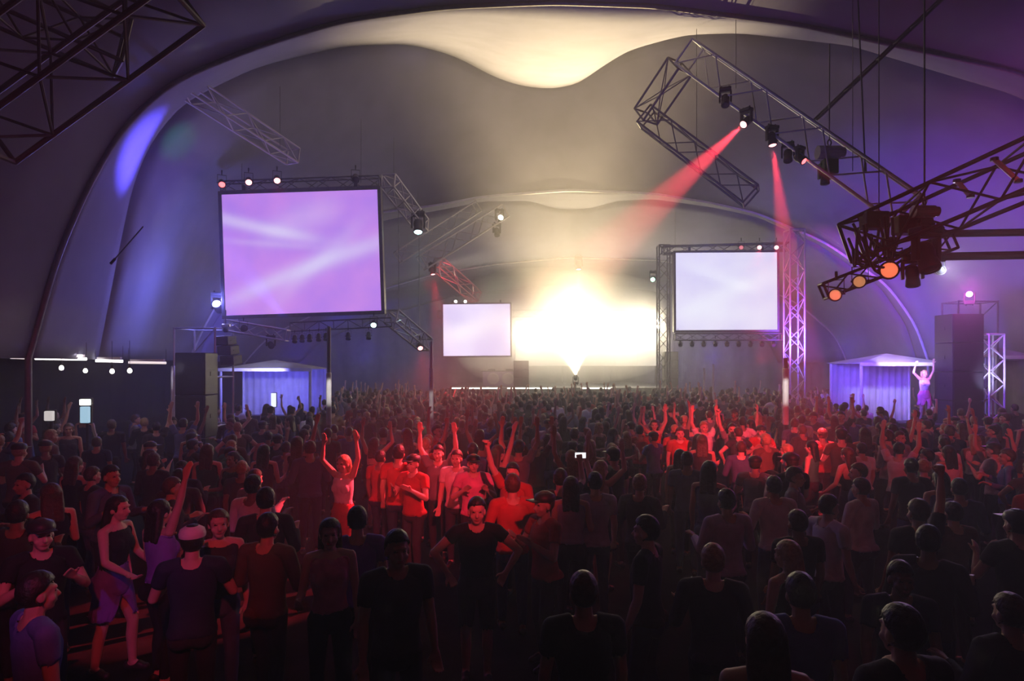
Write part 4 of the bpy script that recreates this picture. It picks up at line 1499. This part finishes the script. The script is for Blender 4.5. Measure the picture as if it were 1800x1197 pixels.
def person(kind, x, y, rz, label, group=None, skin=0, hair=0, upper='black', lower='charcoal', scale=1.0, z=0.0):
    if kind not in TEMPL:
        o = TEMPL[kind] = template(kind)
        kids = list(o.children)
    else:
        src = TEMPL[kind]
        o = src.copy()
        COL.objects.link(o)
        kids = []
        for ch in src.children:
            c_ = ch.copy()
            COL.objects.link(c_)
            c_.parent = o
            kids.append(c_)
        for k in ('label', 'category', 'group'):
            if k in o:
                del o[k]
    o.location = (x, y, z)
    o.rotation_euler = (0, 0, rz)
    o.scale = (scale,) * 3
    o.material_slots[0].material = SKIN[skin]
    for c_ in kids:
        n_ = c_.name.split('.')[0]
        c_.material_slots[0].link = 'OBJECT'
        c_.material_slots[0].material = {'hair': HAIR[hair], 'shirt': CLM[upper], 'top': CLM[upper], 'trousers': CLM[lower], 'skirt': CLM[lower], 'shorts': CLM[lower]}.get(n_, SHOE)
    tag(o, label, 'person', group)
    N_PEOPLE[0] += 1
    SPOTS.append((x, y))
    return o


def at(px, head_y, tall=1.72):
    """ground spot of a standing person whose head top shows at row head_y"""
    d = F * (CZ - tall) / (head_y - HY)
    return (px - CX) / F * d, d


def R(a):
    return math.radians(a)


# people one can pick out in the photograph
x, y = at(198, 872)
person('skirt_woman', x, y, R(-95), 'person with bare red-lit back and purple skirt, standing side-on', skin=0, hair=0, upper='black', lower='purple')
x, y = at(283, 880)
person('arm_up_woman', x, y, R(-25), 'person in purple top raising one red-lit arm high', skin=0, hair=0, upper='purple', lower='black')
x, y = at(338, 926)
o = person('clap_man', x, y, R(20), 'person in a white cap and dark purple-tinged shirt, hands together', skin=0, hair=0, upper='navy', lower='charcoal')
# cap as clothing
bm = bmesh.new()
bm_lathe(bm, [(.097, .045), (.100, .07), (.088, .105), (.05, .128), (0, .135)], 18, Matrix.Translation(HEADC + Vector((0, -.012, 0))) @ Matrix.Scale(1.12, 4, (0, 1, 0)))
bm_box(bm, HEADC + Vector((-.07, .07, .050)), HEADC + Vector((.07, .17, .060)), .004)
link('cap', from_bm('cap', bm, CLM['white'], True), None, o)
x, y = at(72, 915)
person('clap_man', x, y, R(-130), 'person near the tent side turned towards the crowd, cheek and shoulder lit red', skin=0, hair=1, upper='black', lower='charcoal')
x, y = at(384, 896)
person('calm_woman', x, y, R(-150), 'person with long hair looking back, face lit red, behind the white cap', skin=0, hair=1, upper='charcoal', lower='denim')
x, y = at(470, 905)
person('long_sleeve_man', x, y, R(-10), 'person in brown long-sleeved shirt, back dimly lit red', skin=0, hair=0, upper='brown', lower='charcoal')
x, y = at(604, 800)
person('arms_up_woman', x, y, R(160), 'person in pale top with arms raised, brightly red from head to waist', skin=0, hair=2, upper='white', lower='red')
x, y = at(580, 912)
person('calm_woman', x, y, R(-165), 'person with magenta-lit face before the tall red-lit dancer', skin=0, hair=1, upper='pink', lower='black')
x, y = at(628, 893)
person('calm_man', x, y, R(15), 'person in vivid purple shirt next to the magenta-lit face', skin=0, hair=0, upper='purple', lower='charcoal')
x, y = at(727, 800)
person('clap_man', x, y, R(150), 'person facing back with hands clasped, red-lit, amid the crowd', skin=0, hair=1, upper='red', lower='charcoal')
for i, (px, hy, kd, rz, lb, up) in enumerate(((772, 784, 'arms_up_man', 175, 'red-lit person with both arms up beside the bright pink shirt', 'grey'), (803, 792, 'calm_man', 170, 'red-lit person in white shirt at the brightest spot of the crowd', 'white'),
                                              (832, 800, 'clap_man', 190, 'person in bright pink shirt in the middle of the red glow', 'pink'), (905, 815, 'fist_man', 160, 'red-lit person raising a fist beside the pink-shirted one', 'red'),
                                              (880, 772, 'arm_up_woman', 10, 'person with one arm raised in the smoky red glow near the stage', 'grey'), (940, 770, 'arms_up_man', 5, 'person with both arms raised in the smoke before the stage glow', 'brown'))):
    x, y = at(px, hy)
    person(kd, x, y, R(rz), lb, skin=0, hair=i % 3, upper=up, lower='charcoal')
x, y = at(838, 876)
person('akimbo_man', x, y, R(185), 'person facing back with hands on hips, face and bare arms bright red', skin=0, hair=0, upper='black', lower='charcoal')
x, y = at(958, 866)
person('clap_man', x, y, R(120), 'person side-on with red-lit shoulders right of the hands-on-hips one', skin=0, hair=1, upper='red', lower='charcoal')
x, y = at(1046, 832)
person('calm_man', x, y, R(5), 'person in lavender shirt seen from behind under the raised phone', skin=0, hair=0, upper='lavender', lower='denim')
x, y = at(1004, 838)
person('calm_woman', x, y, R(-8), 'person with long hair in pale lavender top, back turned', skin=0, hair=0, upper='lavender', lower='charcoal')
x, y = at(985, 826)
ph = person('phone_man', x, y, R(0), 'person holding a white phone up towards the stage', skin=0, hair=0, upper='charcoal', lower='charcoal')
# the phone, in the raised right hand
S_ = Vector((.19 - .0, -.005, 1.405))
ud, fd = unit((.3, .55, .25)), unit((-.1, .45, 1))
hand = S_ + ud * .285 + fd * .245 + fd * .12
hw = Vector((x, y, 0)) + hand
pr_ = empty('phone', hw)
tag(pr_, 'small white phone held above the heads before the stage glow', 'phone')
box('case', (-.075, -.006, -.04), (.075, .006, .04), M_WHITE, pr_, .006)
box('screen', (-.068, -.0075, -.035), (.068, -.0055, .035), glow('phone_screen', (.95, .95, 1), 1.6), pr_, .001)
x, y = at(1026, 1010)
person('calm_man', x, y, R(4), 'dark silhouette whose hair rim catches a faint warm edge', skin=1, hair=1, upper='black', lower='charcoal')
x, y = at(1408, 1012)
person('calm_man', x, y, R(-6), 'person in blue shirt seen from behind in the darkness', skin=1, hair=0, upper='blue', lower='denim')
x, y = at(62, 1010)
person('calm_man', x, y, R(-35), 'person in blue shirt at the dark edge near the tent side', skin=1, hair=0, upper='blue', lower='navy')
x, y = at(1278, 862)
person('long_sleeve_man', x, y, R(10), 'person in pale blue shirt and dark trousers in the unlit crowd', skin=1, hair=0, upper='lavender', lower='navy')
x, y = at(1610, 880)
person('fist_man', x, y, R(0), 'dim person lifting one fist in the unlit crowd', skin=1, hair=1, upper='charcoal', lower='charcoal')
for i, (px, hy, kd, rz, lb, up) in enumerate(((1150, 738, 'arms_up_woman', 170, 'red-lit person with arms raised at the edge of the far red glow', 'red'), (1195, 752, 'calm_man', 175, 'person in red shirt side by side with the brightest far dancer', 'red'), (1240, 742, 'arms_up_man', 185, 'brightest red-lit dancer of the far glow, both arms up', 'white'),
                                              (1290, 745, 'fist_man', 165, 'red-lit person with raised fist in the far glow', 'grey'), (1338, 748, 'clap_man', 170, 'clapping person at the outer edge of the far red glow', 'red'))):
    x, y = at(px, hy)
    person(kd, x, y, R(rz), lb, skin=0, hair=i % 3, upper=up, lower='charcoal')
x, y = at(38, 729, 1.80)
person('clap_man', x, y, R(-150), 'tall person with bright red head near the lit white square sign', skin=0, hair=2, upper='red', lower='charcoal', scale=1.05)
person('arms_up_woman', P(1625, 0, 20.4).x, 20.4, R(175), 'pink-lit dancer standing on the podium at the violet stall', skin=0, hair=2, upper='white', lower='pink', z=1.083)

# the rest of the crowd: the nearest ones one by one
ZONES = [
    (lambda px, d: d < 6.2 and px < 700, 'in near crowd under lilac screen'),
    (lambda px, d: d < 6.2 and px < 1150, 'in black middle of near crowd'),
    (lambda px, d: d < 6.2, 'in near crowd under amber lamps'),
    (lambda px, d: d < 10 and px < 560, 'in reddish crowd under lilac screen'),
    (lambda px, d: d < 10 and px < 1000, 'in bright red crowd patch'),
    (lambda px, d: d < 10 and px < 1350, 'in brownish crowd under white screen'),
    (lambda px, d: d < 10, 'in dark crowd before violet stalls'),
    (lambda px, d: px < 300, 'in faint rows near tent side'),
    (lambda px, d: px < 560, 'in faint rows near scaffold tower'),
    (lambda px, d: px < 820, 'in smoky rows under small screen'),
    (lambda px, d: px < 1100, 'in smoky rows facing stage'),
    (lambda px, d: px < 1400, 'in red rows under white screen'),
    (lambda px, d: True, 'in dim rows towards violet stalls'),
]
POSE = {'calm_man': 'standing arms down', 'long_sleeve_man': 'long sleeves, forearms lifted', 'calm_woman': 'long-haired, one forearm lifted', 'clap_man': 'hands together', 'arms_up_man': 'both arms up',
        'fist_man': 'fist raised', 'arm_up_woman': 'long-haired, one arm up', 'arms_up_woman': 'long-haired, both arms up', 'akimbo_man': 'hands on hips', 'skirt_woman': 'long-haired in a skirt', 'phone_man': 'hand raised'}
HAIRW = ('dark-haired', 'brown-haired', 'fair-haired')
MADE = []
BLOCK = [(P(578, 0, 15).x, 15, .55), (P(758, 0, 15.5).x, 15.5, .55), (P(1381, 0, 15).x, 15, .55), (P(150, 0, 12.5).x, 12.5, .5), (P(87, 0, 12.2).x, 12.2, .5), (P(346, 0, 16.4).x, 16.6, 1.3), (A1[0][0], 11.3, .4), (R1[0][0], 14.4, .3),
         (P(1238, 0, 30).x, 30, .5), (P(1012, 0, 35.5).x, 35.5, .6), (P(1254, 0, 30).x, 30, .5), (P(1625, 0, 20.4).x, 20.4, 1.0), (P(1396, 0, 27).x, 27, .8), (P(1166, 0, 33).x, 33, .7)]


def free(x, y, r):
    for bx, by, br in BLOCK:
        if (x - bx) ** 2 + (y - by) ** 2 < br * br:
            return False
    for sx, sy in SPOTS:
        if (x - sx) ** 2 + (y - sy) ** 2 < r * r:
            return False
    # stalls and towers
    if 20 < y < 26 and (-12 < x < -7.3):
        return False
    if 18.8 < y < 24 and x > 11.8:
        return False
    if y > 16.3 and x < -7.8 and y < 18.4:
        return False
    return True


crowd = random.Random(3)
dm = ['black', 'black', 'charcoal', 'charcoal', 'navy', 'grey', 'brown', 'red', 'white', 'blue', 'green', 'denim']
KINDS = ['calm_man'] * 5 + ['long_sleeve_man'] * 3 + ['calm_woman'] * 4 + ['clap_man'] * 2 + ['arms_up_man', 'fist_man', 'arm_up_woman', 'arms_up_woman', 'akimbo_man', 'skirt_woman']
CALM = ['calm_man'] * 5 + ['long_sleeve_man'] * 4 + ['calm_woman'] * 4 + ['clap_man'] * 2
cand = []
while len(cand) < 2600:
    d = math.sqrt(crowd.uniform(3.0 ** 2, 33.0 ** 2))
    px = crowd.uniform(-90, 1890)
    cand.append((d, px))
cand.sort()
FAR = []
for d, px in cand:
    x = (px - CX) / F * d
    if d < 5.6 and px < 640:                       # open floor in front of the dancers
        continue
    if d < 4.4 and 640 <= px < 900:
        continue
    if x < -16.2 or x > 17.2 or d > 34:
        continue
    if x < -9.8 and d > 16:
        continue
    if not free(x, d, .62 if d < 7 else (.56 if d < 14 else .62)):
        continue
    if N_PEOPLE[0] < 300:
        hy = HY + F * (CZ - 1.72) / d
        near_key = any(abs(px - qx) < 45 and 0 < hy - qy < 120 for qx, qy in ((198, 872), (283, 880), (338, 926), (604, 800), (838, 876), (958, 866), (1046, 832), (990, 826), (1408, 1012), (805, 790), (585, 912)))
        if near_key and d < 8.5:
            continue
        kd = crowd.choice(CALM if (d < 8 or near_key) else KINDS)
        rz = R(crowd.gauss(-3, 22)) if crowd.random() < .8 else R(crowd.uniform(-180, 180))
        for test, gp in ZONES:
            if test(px, d):
                break
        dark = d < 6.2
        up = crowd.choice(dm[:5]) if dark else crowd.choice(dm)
        hr = crowd.choice((0, 0, 1, 1, 2))
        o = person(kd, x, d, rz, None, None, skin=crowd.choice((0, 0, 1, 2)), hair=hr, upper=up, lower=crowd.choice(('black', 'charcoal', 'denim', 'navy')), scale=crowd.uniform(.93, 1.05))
        turned = 'facing back' if abs(rz) > 2.0 else ''
        MADE.append((o, HAIRW[hr], up, POSE[kd], turned, gp, px, d))
    else:
        FAR.append((x, d, R(crowd.gauss(0, 25)), crowd.uniform(.93, 1.06), crowd.choice(KINDS)))
        SPOTS.append((x, d))

# labels: look first, then place among those alike
alike = {}
for o, hw_, up, pose, turned, gp, px, d in MADE:
    alike.setdefault((up, pose, gp), []).append((o, hw_, turned, px, d))
for (up, pose, gp), L_ in alike.items():
    pose2 = pose.replace('long-haired, ', '').replace('long-haired ', '')
    lh = pose.startswith('long-haired')
    L_.sort(key=lambda q: q[3])
    for i, (o, hw_, turned, px, d) in enumerate(L_):
        who = ('long-haired ' if lh else '') + 'person in ' + up + (' top' if lh else ' shirt')
        base = f'{who}, {pose2}, {gp}'
        if len(L_) > 1:
            rank = ('leftmost', 'rightmost')[i] if len(L_) == 2 else ('leftmost' if i == 0 else 'rightmost' if i == len(L_) - 1 else 'middle' if len(L_) == 3 else ('second-from-left', 'third-from-left', 'fourth-from-left', 'fifth-from-left', 'sixth-from-left', 'seventh-from-left')[min(i - 1, 5)])
            base = f'{rank} {base}'
        wds = base.split()
        if len(wds) > 16:
            base = base.replace(' below the lilac screen', '').replace(' below the white screen', '').replace(' near the scaffold tower', ' by the tower').replace(' towards the stalls', ' by the stalls')
        tag(o, base, 'person', 'people ' + gp)

# the far rows, too small to pick apart: one object
LOW = {}
for k in sorted(set(q[4] for q in FAR)):
    body, parts = PROTO[k]
    V, Fc, tone = [], [], []
    for nm_, me in [('skin', body)] + list(parts.items()):
        if nm_ in ('shoe', 'shoe_'):
            continue
        o = bpy.data.objects.new('tmp', me)
        COL.objects.link(o)
        dmod = o.modifiers.new('d', 'DECIMATE')
        dmod.ratio = min(1, 170 / max(1, len(me.polygons)))
        dg = bpy.context.evaluated_depsgraph_get()
        ev = bpy.data.meshes.new_from_object(o.evaluated_get(dg))
        b0 = len(V)
        V += [tuple(v.co) for v in ev.vertices]
        for p_ in ev.polygons:
            Fc.append(tuple(i + b0 for i in p_.vertices))
            tone.append(nm_)
        bpy.data.objects.remove(o)
        bpy.data.meshes.remove(ev)
    LOW[k] = (np.array(V), Fc, tone)
AV, AF, AM = [], [], []
far_mats = [SKIN[0], SKIN[1], HAIR[0], HAIR[1], CLM['black'], CLM['charcoal'], CLM['navy'], CLM['grey'], CLM['red'], CLM['white'], CLM['denim'], CLM['brown']]
off = 0
for (x, d, rz, sc_, k) in FAR:
    V, Fc, tone = LOW[k]
    c_, s_ = math.cos(rz), math.sin(rz)
    X = V * sc_
    X = np.stack([X[:, 0] * c_ - X[:, 1] * s_ + x, X[:, 0] * s_ + X[:, 1] * c_ + d, X[:, 2]], 1)
    AV.append(X)
    pick = {'skin': crowd.choice((0, 0, 1)), 'hair': crowd.choice((2, 2, 3)), 'u': crowd.choice((4, 4, 5, 5, 6, 7, 8, 9, 11)), 'l': crowd.choice((4, 5, 10))}
    for q, t in zip(Fc, tone):
        AF.append(tuple(i + off for i in q))
        AM.append(pick['skin'] if t == 'skin' else pick['hair'] if t == 'hair' else pick['u'] if t in ('shirt', 'top') else pick['l'])
    off += len(V)
if AV:
    me = mesh_of('crowd', np.concatenate(AV).tolist(), AF, None, True)
    for m_ in far_mats:
        me.materials.append(m_)
    me.polygons.foreach_set('material_index', np.array(AM, dtype=np.int32))
    o = link('crowd', me)
    tag(o, 'distant rows of small heads and raised arms filling the floor up to the stage', None, None, 'stuff')
print('PEOPLE', N_PEOPLE[0], 'FAR', len(FAR), 'TRIS', len(AF))
